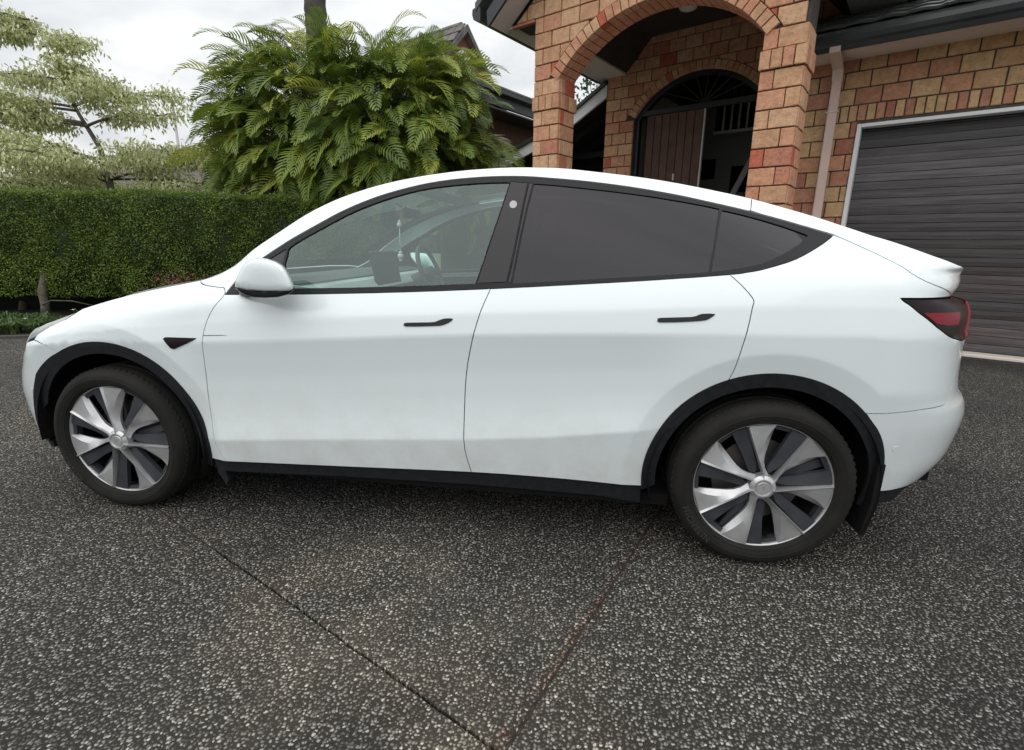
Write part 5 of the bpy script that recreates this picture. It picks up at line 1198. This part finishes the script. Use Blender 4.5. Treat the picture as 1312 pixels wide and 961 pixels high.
# --- rear wing running back: eave with gutter, and the tiled gable with round window
wing = []
m_ = MB()
WX, WZ = -9.80, 5.0
m_.box((WX-.05, 6.5, WZ), (.14, 11.0, .13), None, .02); m_.obj('gutter', M['fascia'], HOUSE)
m_ = MB(); m_.box((WX-.18, 6.5, WZ-.20), (.10, 11.0, .22)); m_.obj('wing_fascia', M['fascia'], HOUSE)
m_ = MB(); m_.box((WX-.55, 6.5, WZ-.36), (.75, 11.0, .04)); m_.obj('wing_soffit', M['fascia'], HOUSE)
m_ = MB(); m_.box((WX-.95, 6.5, 2.35), (.10, 10.8, 4.6)); m_.obj('wing_wall', brick_mat('wing_brick', [(0, (.16, .07, .05)), (.5, (.14, .06, .045))]), HOUSE)
for i in range(3):
    m_ = MB(); m_.box((WX-.88, 3.2+2.6*i, 3.2), (.06, 1.2, 1.3), None, .01); w_ = m_.obj('window_frame', M['white'], HOUSE)
    m_ = MB(); m_.box((WX-.845, 3.2+2.6*i, 3.2), (.02, 1.06, 1.16)); m_.obj('pane', M['pillar'], w_)
m_ = MB(); m_.prism([(WX+.02, WZ+.06), (WX+.02, WZ+.10), (WX-2.4, WZ+.75), (WX-2.4, WZ+.60)], 1.0, 12.0); m_.obj('wing_roof', M['tile2'], HOUSE)

GX, GY, GZ = -12.5, 4.0, 7.5; hw = 3.0; tn = 1.06
m_ = MB(); m_.prism([(GY-hw, GZ-hw*tn-.1), (GY, GZ-.12), (GY+hw, GZ-hw*tn-.1), (GY+hw, 1), (GY-hw, 1)], GX-.6, GX-.15, 'x'); GB = m_.obj('gable_wall', brick_mat('gable_brick', [(0, (.20, .085, .06))]), HOUSE)
for sgn in (-1, 1):
    m_ = MB(); m_.prism([(GY, GZ), (GY+sgn*(hw+.3), GZ-(hw+.3)*tn), (GY+sgn*(hw+.3), GZ-(hw+.3)*tn-.10), (GY, GZ-.13)], GX-9, GX-.02, 'x'); gr_ = m_.obj('gable_roof', M['tile2'], HOUSE)
    # verge boards and rows of tiles stepping up the slope
    m_ = MB(); m_.prism([(GY, GZ+.05), (GY+sgn*(hw+.3), GZ-(hw+.3)*tn+.05), (GY+sgn*(hw+.3), GZ-(hw+.3)*tn-.12), (GY, GZ-.14)], GX-.02, GX+.05, 'x'); m_.obj('verge', M['tile2'], gr_)
    if sgn < 0:
        m_ = MB(); ln = math.hypot(1, tn)
        for j in range(11):
            t = j*.30
            for i in range(26):
                x = GX-.15-.33*i; y = GY-t; z = GZ-t*tn+.06
                m_.box((x, y-.15, z-.15*tn+.035), (.30, .33, .05), np.array(Matrix.Rotation(math.atan(tn), 3, 'X'))@np.array(Matrix.Rotation(R(3), 3, 'X')), .012)
        m_.obj('roof_tiles', M['tile2'], gr_)['kind'] = 'stuff'
m_ = MB(); m_.lathe([(.001, 0), (.34, 0), (.34, .05)], 24, 'y'); w_ = m_.obj('round_window', M['white'], HOUSE); w_.matrix_local = Matrix.Translation((GX-.13, GY, GZ-.95)) @ Matrix.Rotation(R(90), 4, 'Z')
for i in range(9):
    m_ = MB(); m_.tube([(GX-.2-i*.9, GY, GZ+.06), (GX-.95-i*.9, GY, GZ+.07)], .10, 8); m_.obj('ridge_tile', M['tile2'], gr_)
# ------------------------------------------------------------------ plants
def leaf_mat(name, stops, rough=.55, objrand=.0, scale=9, trans=.25, coords='Object'):
    m = noise_mat(name, stops, rough, scale, 4, objrand=objrand, coords=coords)
    b = m.node_tree.nodes['Principled BSDF']; out = m.node_tree.nodes['Material Output']
    t = N(m, 'ShaderNodeBsdfTranslucent'); mx_ = N(m, 'ShaderNodeMixShader'); mx_.inputs[0].default_value = trans
    L(m, b.inputs['Base Color'].links[0].from_socket, t.inputs[0]); L(m, b.outputs[0], mx_.inputs[1]); L(m, t.outputs[0], mx_.inputs[2]); L(m, mx_.outputs[0], out.inputs[0])
    return m
M['hedge'] = leaf_mat('hedge_leaf', [(.25, (.045, .080, .010)), (.5, (.115, .175, .022)), (.75, (.21, .29, .046))], .42, scale=2.2, trans=.15)
M['frond'] = leaf_mat('palm_frond', [(.12, (.075, .130, .022)), (.36, (.185, .265, .038)), (.60, (.34, .40, .062)), (.88, (.60, .56, .11))], .5, objrand=.5, scale=2.5, trans=.30)
M['deadfrond'] = leaf_mat('dry_frond', [(.3, (.22, .17, .09)), (.7, (.33, .27, .14))], .7, trans=.1)
M['dog'] = leaf_mat('variegated_leaf', [(.30, (.15, .21, .05)), (.43, (.38, .43, .17)), (.56, (.70, .71, .42)), (.80, (.82, .81, .57))], .6, scale=22, trans=.3)
M['bark'] = noise_mat('grey_bark', [(.3, (.07, .06, .045)), (.7, (.15, .135, .105))], .9, 14, bump=.5)
M['pbark'] = noise_mat('palm_bark', [(.3, (.05, .045, .042)), (.7, (.13, .115, .10))], .95, 5, bump=.6, bscale=25)
M['strap'] = leaf_mat('strap_leaf', [(.25, (.025, .06, .012)), (.5, (.06, .115, .025)), (.8, (.14, .20, .06))], .45, scale=3)
M['soil'] = noise_mat('bark_mulch', [(.3, (.006, .005, .004)), (.7, (.018, .014, .010))], .98, 12, bump=.8)
def quads(C, T, Nn, Lh, Wd, droop=0.0):
    """leaf shapes: C base points, T direction, Nn up, each a bent diamond of two quads (4 tris)"""
    S = np.cross(T, Nn); S /= np.linalg.norm(S, axis=1, keepdims=True)+1e-9
    L_ = Lh[:, None]; W_ = Wd[:, None]
    m = C+T*L_*.5; tip = C+T*L_; tip = tip-np.array([0, 0, 1.])*L_*droop
    V = np.stack([C, m+S*W_*.5, tip, m-S*W_*.5], 1).reshape(-1, 3)
    F = np.arange(len(C)*4).reshape(-1, 4); return V, F
def unit(v): return v/(np.linalg.norm(v, axis=-1, keepdims=True)+1e-9)

# --- garden bed and hedge
bedp = [(-30, -7.6), (-7.2, 2.90), (-5.42, 3.63), (-4.65, 3.98), (-3.4, 4.55), (-1.2, 5.35), (.2, 5.9), (.6, 6.4), (.2, 9.5), (-3, 12), (-30, 12)]
mb = MB(); mb.prism([tuple(p) for p in bedp], .03, -.2, 'z'); o = mb.obj('garden_bed', M['soil']); o['kind'] = 'structure'
mb = MB(); e_ = [(-30, -7.6), (-7.2, 2.90), (-5.42, 3.63), (-4.65, 3.98), (-3.4, 4.55), (-1.2, 5.35), (.2, 5.9)]
mb.prism(e_+[(x+.05, y-.08) for x, y in e_[::-1]], .035, -.1, 'z'); o = mb.obj('bed_edging', M['mortar']); o['kind'] = 'structure'
HP = np.array([(-16, 4.2), (-9.5, 5.05), (-7, 5.35), (-5, 5.60), (-3.6, 5.95), (-2.4, 6.6), (-1.2, 7.4)])
def hline(u):
    s = np.r_[0, np.cumsum(np.linalg.norm(np.diff(HP, axis=0), axis=1))]; x = np.interp(u, s, HP[:, 0]); y = np.interp(u, s, HP[:, 1]); return x, y, s[-1]
HL = hline(0)[2]
HEDGE = thing('hedge', 'long clipped dark green box hedge behind the driveway at left', 'hedge', (-7, 5.9, 0))
def hn(u):
    x0, y0, _ = hline(u-.1); x1, y1, _ = hline(u+.1); d = np.stack([x1-x0, y1-y0], -1); d = unit(d); return d, np.stack([d[..., 1], -d[..., 0]], -1)
HT, HB, HW = 1.985, .33, 1.1
def lump(u, z, k=0): return .035*np.sin(u*2.3+k)+.025*np.sin(u*5.1+z*4+k*2)+.02*np.sin(u*9.7-z*7+k)+.015*np.sin(u*17+z*15)
n1 = 105000
u = RNG.uniform(0, HL, n1); 
z = HB+(HT-HB)*RNG.uniform(0, 1, n1)**.95
u = np.where(RNG.random(n1) < .75, RNG.uniform(4.0, HL, n1), u)
x, y, _ = hline(u); d, nn = hn(u)
bot = .06*np.sin(u*3.1)+.05*np.sin(u*7.7)
z = np.maximum(z, HB+bot+.0)
dep = lump(u, z)+RNG.normal(0, .022, n1)-.03*np.clip((HB+.25-z)/.25, 0, 1)
P = np.stack([x+nn[:, 0]*dep, y+nn[:, 1]*dep, z], 1)
out = np.stack([nn[:, 0], nn[:, 1], np.zeros(n1)], 1)
T = unit(out*.55+RNG.normal(0, .6, (n1, 3))+[0, 0, .25]); Nn = unit(out*.6+RNG.normal(0, .5, (n1, 3))+[0, 0, .5])
V1, F1 = quads(P, T, Nn, RNG.uniform(.022, .040, n1), RNG.uniform(.014, .024, n1))
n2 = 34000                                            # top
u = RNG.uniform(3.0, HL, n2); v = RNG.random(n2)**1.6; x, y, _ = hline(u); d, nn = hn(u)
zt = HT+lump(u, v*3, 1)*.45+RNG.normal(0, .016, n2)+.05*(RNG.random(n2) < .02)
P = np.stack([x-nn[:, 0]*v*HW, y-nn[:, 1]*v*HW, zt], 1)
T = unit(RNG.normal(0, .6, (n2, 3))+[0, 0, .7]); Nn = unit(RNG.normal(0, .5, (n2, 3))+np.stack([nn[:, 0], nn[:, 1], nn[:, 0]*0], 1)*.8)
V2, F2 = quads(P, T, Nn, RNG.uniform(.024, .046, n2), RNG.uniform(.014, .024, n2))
M['lit_shoots'] = leaf_mat('young_lit_hedge_leaf', [(.25, (.06, .105, .014)), (.5, (.12, .19, .028)), (.75, (.22, .30, .055))], .5, scale=3, trans=.3)  # new growth, with the lit top rim put into its lighter colour
mesh_obj('young_lit_shoots', V2, F2, M['lit_shoots'], None)['kind'] = 'stuff'
o = bpy.data.objects['young_lit_shoots']; o.parent = HEDGE; o.matrix_parent_inverse = HEDGE.matrix_basis.inverted()
o = mesh_obj('foliage', V1, F1, M['hedge'], None); o['kind'] = 'stuff'; o.parent = HEDGE; o.matrix_parent_inverse = HEDGE.matrix_basis.inverted()
# dense twiggy core behind the leaves, painted near-black as the hedge's inner shade
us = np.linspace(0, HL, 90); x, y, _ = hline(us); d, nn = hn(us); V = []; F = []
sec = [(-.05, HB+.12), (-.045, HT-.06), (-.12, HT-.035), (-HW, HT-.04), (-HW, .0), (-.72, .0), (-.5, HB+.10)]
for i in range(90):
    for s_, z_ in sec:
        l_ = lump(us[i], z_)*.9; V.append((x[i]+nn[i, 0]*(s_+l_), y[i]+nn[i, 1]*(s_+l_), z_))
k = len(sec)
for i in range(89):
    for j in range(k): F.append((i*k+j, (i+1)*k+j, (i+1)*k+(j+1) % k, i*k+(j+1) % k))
o = mesh_obj('core', V, F, noise_mat('hedge_core_shade', [(.35, (.008, .016, .005)), (.65, (.02, .04, .01))], .9, 60), None, smooth_=True); o.parent = HEDGE; o.matrix_parent_inverse = HEDGE.matrix_basis.inverted()
r = random.Random(5)
for (tx, ty) in [(-6.72, 5.30), (-9.0, 5.4), (-5.35, 5.9), (-4.2, 6.2), (-7.9, 5.9), (-10.6, 5.4), (-3.1, 6.7)]:
    mb = MB(); p = [(tx, ty, .0), (tx+r.uniform(-.03, .03), ty+.03, .2), (tx-.02, ty+.05, .42), (tx+r.uniform(-.1, .1), ty+.12, .8)]; mb.tube(p, [.075, .06, .065, .04], 9)
    o = mb.obj('trunk', M['bark'], None, smooth_=True); o.parent = HEDGE; o.matrix_parent_inverse = HEDGE.matrix_basis.inverted()
mb = MB(); mb.tube([(-6.70, 5.28, .22), (-6.45, 5.22, .30), (-6.1, 5.25, .30), (-5.8, 5.35, .22)], [.013, .010, .008, .005], 6)
o = mb.obj('branch', M['bark'], None, smooth_=True); o.parent = HEDGE; o.matrix_parent_inverse = HEDGE.matrix_basis.inverted()
# --- strappy ground cover along the bed edge
nT = 520; Vs = []; Fs = []; nb = 0
E2 = np.array([(-10, 1.75), (-7.2, 2.95), (-5.42, 3.70), (-4.65, 4.05), (-3.4, 4.62), (-2, 5.15)])
se = np.r_[0, np.cumsum(np.linalg.norm(np.diff(E2, axis=0), axis=1))]
for i in range(nT):
    s_ = r.uniform(0, se[-1]); x0 = np.interp(s_, se, E2[:, 0]); y0 = np.interp(s_, se, E2[:, 1]); back = r.random()**1.1*1.15
    x0 -= back*.40; y0 += back*.92+.05; hgt = r.uniform(.10, .20)*(1 if s_ < 6.3 else .6)
    for j in range(26):
        a = r.uniform(0, 6.28); l_ = hgt*r.uniform(.8, 1.5); dx, dy = math.cos(a), math.sin(a); w = .0075
        b0 = np.array([x0+r.uniform(-.03, .03), y0+r.uniform(-.03, .03), .03]); sx = np.array([-dy, dx, 0])*w
        pts = [b0, b0+np.array([dx*l_*.35, dy*l_*.35, l_*.75]), b0+np.array([dx*l_*.95, dy*l_*.95, l_*.62])]
        Vs += [pts[0]-sx, pts[0]+sx, pts[1]-sx, pts[1]+sx, pts[2]]; Fs += [(nb, nb+1, nb+3, nb+2), (nb+2, nb+3, nb+4)]; nb += 5
tag(mesh_obj('ground_cover', Vs, Fs, M['strap']), 'low strappy green plants edging the bed below the hedge', 'ground cover', kind='stuff')
def flower(x, y, z, rad, m, label, grp=None):
    t = thing('flower', label, 'flower', (x, y, z), 0, grp)
    mb = MB()
    for k in range(5):
        a = k*1.257; mb.add([(0, 0, 0), (rad*.6*math.cos(a-.5), rad*.6*math.sin(a-.5), rad*.25), (rad*math.cos(a), rad*math.sin(a), rad*.35), (rad*.6*math.cos(a+.5), rad*.6*math.sin(a+.5), rad*.25)], [(0, 1, 2, 3)])
    mb.obj('petal', m, t)['kind'] = 'stuff'
    mb = MB(); mb.tube([(0, 0, 0), (.01, .01, -z*.8)], .003, 5); mb.obj('stem', M['strap'], t)
wp = mat('white_petal', (.8, .8, .76), .6); pp = mat('pink_petal', (.42, .10, .14), .6)
for k, (x, y, z) in enumerate([(-5.30, 4.55, .26), (-6.55, 4.25, .24), (-6.15, 3.90, .16), (-5.65, 4.15, .17)]):
    flower(x, y, z, .035, wp, ('small white flower nearest the front lamp of the white car', 'small white flower at the far left among the strappy plants', 'small white flower low down at the edge of the driveway kerb', 'small white flower between the hedge trunk and the car nose')[k], 'white flowers in the ground cover')
# pink-leaved shrub peeping over the bonnet
sh = thing('shrub', 'small shrub with dusty pink leaves in front of the hedge behind the bonnet', 'shrub', (-4.05, 5.25, 0))
n = 1500; P = RNG.normal(0, 1, (n, 3))*[.26, .13, .13]+[0, 0, .50]; T = unit(RNG.normal(0, 1, (n, 3))); V, F = quads(P, T, unit(RNG.normal(0, 1, (n, 3))), RNG.uniform(.03, .05, n), RNG.uniform(.012, .02, n))
mesh_obj('foliage', V, F, leaf_mat('pink_leaf', [(.3, (.10, .10, .03)), (.55, (.26, .08, .09)), (.75, (.38, .16, .17))], .6, scale=9), sh)['kind'] = 'stuff'
mb = MB(); 
for k in range(5): mb.tube([(0, 0, 0), (r.uniform(-.15, .15), r.uniform(-.08, .08), .25), (r.uniform(-.28, .28), r.uniform(-.1, .1), .55)], [.010, .007, .004], 5)
mb.obj('stem', M['bark'], sh)

# --- palm clump: arching feather fronds, each frond an object
def frond_mesh(seed, L0=1.35, m=None):
    r = random.Random(seed); V = []; F = []; nb = 0; n = 24
    bend = r.uniform(1.2, 2.0); tw = r.uniform(-.25, .25)
    pts = []; p = np.zeros(3); a = 0
    for i in range(n+1):
        t = i/n; pts.append(p.copy()); an = -bend*t**1.4; p = p+np.array([math.cos(an), tw*t*.5, math.sin(an)])*L0/n
    pts = np.array(pts); T = unit(np.gradient(pts, axis=0))
    for i in range(n):                     # rachis
        w = .010*(1-.8*i/n)
        for q_, t_ in ((pts[i], w), (pts[i+1], w*.95)):
            pass
        a0, a1 = pts[i], pts[i+1]; V += [a0+[0, -w, 0], a0+[0, w, 0], a1+[0, w, 0], a1+[0, -w, 0], a0+[0, 0, -w*1.6]]; F += [(nb, nb+1, nb+2, nb+3), (nb, nb+3, nb+4), (nb+1, nb+4, nb+2)]; nb += 5
    for k in range(17):
        t = .13+.87*k/16; i = min(int(t*n), n-1); c = pts[i]+(pts[i+1]-pts[i])*(t*n-i); tt = T[i]
        up = unit(np.array([-tt[2], 0, tt[0]])+1e-6); side = unit(np.cross(tt, up))
        ll = (.34*math.sin(math.pi*min(1, (t*.86+.12)))**.8+.05)*r.uniform(.88, 1.1)
        for s_ in (-1, 1):
            fw = 1.0+.35*t; dr = r.uniform(.05, .26)
            d0 = unit(tt*fw+side*s_*1.0+up*.30); d1 = unit(tt*fw*1.1+side*s_*.85+np.array([0, 0, -dr]))
            d2 = unit(tt*fw*1.1+side*s_*.60+np.array([0, 0, -dr*2.2]))
            w = .0165*r.uniform(.85, 1.15); nrm = unit(np.cross(d0, tt)); wv = unit(np.cross(d0, nrm))*w
            a = c; b = a+d0*ll*.36; e = b+d1*ll*.34; g = e+d2*ll*.30
            V += [a-wv*.3, a+wv*.3, b-wv, b+wv, e-wv*.85, e+wv*.85, g]; F += [(nb, nb+1, nb+3, nb+2), (nb+2, nb+3, nb+5, nb+4), (nb+4, nb+5, nb+6)]; nb += 7
    me = bpy.data.meshes.new('frond'); me.from_pydata([tuple(v) for v in V], [], F); me.materials.append(m or M['frond']); me.update(); return me
FM = [frond_mesh(s) for s in range(7)]; FD_ = [frond_mesh(50+s, 1.1, M['deadfrond']) for s in range(2)]
PC_ = np.array([-2.42, 8.35, 0.])
PALM = thing('palm_clump', 'dense bushy clump of feather palms with arching yellow-green fronds beside the porch', 'palm', tuple(PC_))
r = random.Random(3)
for k in range(12):
    a = k*2.4; rr_ = .5+.09*k; x, y = 1.5*rr_*math.cos(a)*.9, .8*rr_*math.sin(a)*.6
    mb = MB(); mb.tube([(x*.6, y*.6, 0), (x*.8, y*.8, 1.6), (x, y, 3.0)], [.05, .045, .035], 8); mb.obj('stem', M['pbark'], PALM, smooth_=True)
def frond_place(r, h, shell):
    a = r.uniform(-math.pi, math.pi)
    if r.random() < .66: a = -abs(a)
    el = math.asin(max(-.95, min(.975, -.80+1.80*h))); ce = math.cos(el)
    if el > 0: ce = ce**.62
    rx, ry, rz = 2.36*shell, 1.25*shell, (1.72 if el > 0 else 1.35)*shell
    base = np.array([rx*ce*math.cos(a), ry*ce*math.sin(a), 2.98+rz*math.sin(el)])
    base += np.array([r.uniform(-.12, .12), r.uniform(-.12, .12), r.uniform(-.12, .12)])
    sc_ = r.uniform(.66, .98)*(1 if el < .9 else .8)
    rise = max(-.15, el*.62)+r.uniform(-.05, .65)
    az = math.atan2(math.sin(a), math.cos(a))+r.uniform(-.9, .9)
    return Matrix.Translation(base) @ Matrix.Rotation(az, 4, 'Z') @ Matrix.Rotation(-rise, 4, 'Y') @ Matrix.Rotation(r.uniform(-.7, .7), 4, 'X') @ Matrix.Scale(sc_, 4)
for k in range(296):
    inst('frond', FM[r.randrange(7)] if r.random() > .03 else FD_[0], PALM, frond_place(r, (k+.5)/296, r.uniform(.86, 1.03)))
# the inner layers: hundreds more fronds behind the outer ones, joined
fv = [np.array([v.co[:] for v in m_.vertices]) for m_ in FM]; ff = [[tuple(p.vertices) for p in m_.polygons] for m_ in FM]
mb = MB()
for k in range(620):
    Mx = np.array(frond_place(r, .18+.82*(k+.5)/620, r.uniform(.62, .97))); i = r.randrange(7)
    mb.add(fv[i]@Mx[:3, :3].T+Mx[:3, 3], ff[i])
mb.obj('fronds', M['frond'], PALM)['kind'] = 'stuff'
# a core of darkness inside the clump: shade put into near-black inner leaves
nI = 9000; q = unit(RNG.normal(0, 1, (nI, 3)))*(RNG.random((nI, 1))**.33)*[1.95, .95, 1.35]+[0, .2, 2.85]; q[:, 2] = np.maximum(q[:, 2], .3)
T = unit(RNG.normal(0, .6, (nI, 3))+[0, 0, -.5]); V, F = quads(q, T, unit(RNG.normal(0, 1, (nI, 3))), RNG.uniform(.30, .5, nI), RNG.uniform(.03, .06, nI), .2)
mesh_obj('inner_shade_foliage', V, F, leaf_mat('inner_shade_leaf', [(.3, (.012, .024, .006)), (.7, (.03, .05, .012))], .6, scale=2), PALM)['kind'] = 'stuff'
# tall palm behind: bare ringed trunk leaving the frame
TP = thing('palm_tree', 'tall single palm with ringed grey trunk rising behind the palm clump', 'palm tree', (-3.9, 9.9, 0))
mb = MB(); zz = np.linspace(0, 9, 70); mb.tube([(0+.02*math.sin(z), 0, z) for z in zz], [.225+.012*math.sin(z*26)+.02*(z < .4) for z in zz], 18); mb.obj('trunk', M['pbark'], TP, smooth_=True)
for k in range(16):
    a = k*2.4; inst('frond', FM[k % 7], TP, Matrix.Translation((0, 0, 9)) @ Matrix.Rotation(a, 4, 'Z') @ Matrix.Rotation(-.9+.08*k, 4, 'Y') @ Matrix.Scale(1.9, 4))
# small palm with dry fronds by the rear wing
DP = thing('palm', 'small palm with drooping dry brown fronds beside the left porch pier', 'palm', (.35, 11.3, 0))
mb = MB(); mb.tube([(0, 0, 0), (.02, 0, 3.5)], [.12, .10], 10); mb.obj('trunk', M['pbark'], DP)
for k in range(14):
    a = k*2.4; inst('frond', FD_[k % 2] if k % 3 else FM[k % 7], DP, Matrix.Translation((0, 0, 3.45)) @ Matrix.Rotation(a, 4, 'Z') @ Matrix.Rotation(.15-.05*k, 4, 'Y') @ Matrix.Scale(.75, 4))

# --- variegated tree with tiered branches
DG = thing('dogwood_tree', 'tiered tree with pale cream-edged green leaves behind the hedge at left', 'tree', (-7.75, 8.0, 0))
r = random.Random(21); BM_ = []
mb = MB(); tr = [(.05, 0, 0), (.04, 0, 1.2), (.0, 0, 2.3), (-.10, 0, 3.1), (-.50, .05, 3.75), (-.80, .05, 4.5), (-1.20, .1, 5.5)]; mb.tube(tr, [.09, .08, .07, .05, .035, .022, .010], 10); mb.obj('trunk', M['bark'], DG, smooth_=True)
trn = np.array(tr)
LP_, LT_ = [], []
def limb(zs, az, ln, rise, rad=.04):
    i = np.interp(zs, trn[:, 2], trn[:, 0]); p = np.array([i, 0, zs]); pts = [p]; a = az; st = 9
    for k in range(st):
        t = k/st; a += r.uniform(-.18, .18); p = p+np.array([math.cos(a), math.sin(a), rise*(1-t)*1.2-.05*t+r.uniform(-.05, .05)])*ln/st; pts.append(p)
    mb = MB(); mb.tube(pts, np.linspace(rad, .006, len(pts)), 6); mb.obj('branch', M['bark'], DG, smooth_=True)
    pts = np.array(pts)
    for k in range(2, len(pts)):
        for q in range(3):
            a2 = a+r.choice([-1, 1])*r.uniform(.4, 1.3); l2 = r.uniform(.25, .75)*(1.1-.4*k/len(pts)); e = pts[k]+np.array([math.cos(a2), math.sin(a2), r.uniform(-.04, .10)])*l2
            n = int(62*l2)+10
            tt = RNG.uniform(.15, 1.05, n)[:, None]; c = pts[k]+(e-pts[k])*tt+RNG.normal(0, 1, (n, 3))*[.10, .10, .065]+[0, 0, r.uniform(-.12, .08)]; LP_.append(c)
            BM_.append((pts[k], e))
for z, spec in ((1.85, [(0, 2.3), (.5, 2.1), (-.5, 2.5), (2.7, 2.6), (3.4, 3.0), (3.9, 2.4), (-1.1, 1.9), (4.6, 1.9), (-.2, 1.6)]),
                (2.15, [(.2, 2.4), (3.3, 2.8), (-.6, 2.2), (2.9, 2.2), (4.1, 2.0)]),
                (2.5, [(.1, 2.6), (-.35, 2.4), (.6, 2.2), (3.1, 3.0), (3.6, 2.9), (2.6, 2.3), (-1.3, 1.9), (4.4, 2.0)]),
                (2.8, [(3.15, 3.1), (3.5, 2.6), (-.2, 2.3), (.3, 1.8), (4.2, 1.8)]),
                (3.5, [(.0, 1.7), (3.0, 2.7), (3.7, 2.0), (3.3, 1.5)]),
                (3.85, [(.1, 2.1), (-.5, 1.3), (3.2, 2.4), (3.8, 1.5)]),
                (4.45, [(3.3, 1.3), (.2, 1.0), (-.5, .6)]), (5.1, [(3.4, .7), (.3, .5)]), (5.4, [(3.0, .4)])):
    for az, ln in spec: limb(z+r.uniform(-.13, .10), az+r.uniform(-.15, .15), ln*r.uniform(.85, 1.05), r.uniform(.0, .36), .030 if z < 4 else .018)
P = np.concatenate(LP_); nL = len(P)
Pd = P.copy(); T = unit(RNG.normal(0, .55, (nL, 3))+[0, 0, -.75]); V, F = quads(Pd, T, unit(RNG.normal(0, 1, (nL, 3))), RNG.uniform(.07, .12, nL), RNG.uniform(.03, .05, nL), .15)
mesh_obj('crown', V, F, M['dog'], DG)['kind'] = 'stuff'
mb = MB()
for a, b in BM_: mb.tube([a, (a+b)/2+[0, 0, .02], b], [.008, .006, .003], 4, False)
mb.obj('twigs', M['bark'], DG)['kind'] = 'stuff'
# --- far things at left: lamp pole, tiled roofs, dark tree; hedge of trees to the horizon
pl = thing('pole', 'thin pale grey pole standing behind the variegated tree', 'pole', (-20.1, 25, 0))
mb = MB(); mb.tube([(0, 0, 0), (0, 0, 4), (-.02, 0, 8.6)], [.10, .085, .06], 10); mb.obj('pole', M['soffit'], pl)
def nhouse(x, y, w, d, hgt, ridge, label):
    t = thing('house', label, 'house', (x, y, 0), R(12))
    m_ = MB(); m_.box((0, 0, hgt/2), (w, d, hgt)); m_.obj('wall', M['soffit'], t)
    m_ = MB(); m_.prism([(-d/2-.4, hgt-.15), (0, ridge), (d/2+.4, hgt-.15), (d/2+.4, hgt-.3), (-d/2-.4, hgt-.3)], -w/2-.3, w/2+.3, 'x'); rf = m_.obj('roof', M['tile2'], t)
    m_ = MB(); m_.box((w*.18, -.6, ridge+.1), (.55, .55, 1.2), None, .03); m_.obj('chimney', M['dark'], rf)
    m_ = MB(); s = math.atan2(ridge-hgt+.15, d/2+.4)
    for j in range(12):
        f_ = j/12; m_.box((0, -(d/2+.4)*(1-f_)+.1, hgt-.15+(ridge-hgt+.15)*f_+.06), (w+.6, .42, .06), np.array(Matrix.Rotation(s, 3, 'X')), .01)
    m_.obj('tile_rows', noise_mat('brown_tile', [(.3, (.07, .055, .05)), (.7, (.14, .12, .11))], .85, 3), rf)['kind'] = 'stuff'
nhouse(-14.3, 21, 9, 8, 2.9, 4.9, 'neighbouring bungalow with brown tiled roof seen between the pale tree and the palms')
def bushy(x, y, w, h, label, m, seed, n=5000, cat='tree', ls=.22):
    rg = np.random.default_rng(seed); t = thing('tree', label, cat, (x, y, 0))
    cl = unit(rg.normal(0, 1, (26, 3)))*[w*.36, w*.3, h*.24]*rg.uniform(.5, 1, (26, 1))+[0, 0, h*.62]
    c = cl[rg.integers(0, 26, n)]+unit(rg.normal(0, 1, (n, 3)))*[w*.17, w*.17, h*.13]*rg.uniform(.7, 1, (n, 1))
    V, F = quads(c, unit(rg.normal(0, 1, (n, 3))+[0, 0, -.2]), unit(rg.normal(0, 1, (n, 3))), rg.uniform(.6, 1.2, n)*ls, rg.uniform(.4, .7, n)*ls)
    mesh_obj('crown', V, F, m, t)['kind'] = 'stuff'
    mb = MB(); mb.tube([(0, 0, 0), (.1, 0, h*.4), (0, 0, h*.7)], [w*.04, w*.03, w*.01], 8); mb.obj('trunk', M['bark'], t)
M['far'] = leaf_mat('far_leaf', [(.3, (.025, .045, .018)), (.7, (.06, .09, .035))], .7, scale=1.5)
bushy(-27.5, 26, 5.5, 5.6, 'dark rounded tree far behind the pale tree at left', M['far'], 1)
bushy(-38, 34, 9, 5.0, 'wide dark tree on the far left skyline', M['far'], 2, ls=.35)
bushy(-6, 44, 9, 4.8, 'low dark tree far behind the palms', M['far'], 3, ls=.35)
bushy(2.1, 13.2, 2.6, 6.4, 'light feathery tree seen through the porch opening against the sky', M['far'], 4, n=1800, ls=.16)

# stray shoots standing off the clipped faces
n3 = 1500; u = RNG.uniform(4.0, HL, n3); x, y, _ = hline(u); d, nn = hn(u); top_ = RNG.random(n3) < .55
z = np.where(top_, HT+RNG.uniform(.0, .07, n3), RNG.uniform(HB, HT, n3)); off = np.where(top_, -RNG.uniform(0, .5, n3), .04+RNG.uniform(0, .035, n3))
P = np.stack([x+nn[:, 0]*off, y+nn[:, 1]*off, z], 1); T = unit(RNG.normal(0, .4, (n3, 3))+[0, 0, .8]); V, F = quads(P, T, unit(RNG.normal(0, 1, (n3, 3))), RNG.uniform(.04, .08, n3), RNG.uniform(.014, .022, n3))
o = mesh_obj('young_lit_shoots', V, F, M['lit_shoots'], None); o['kind'] = 'stuff'; o.parent = HEDGE; o.matrix_parent_inverse = HEDGE.matrix_basis.inverted()
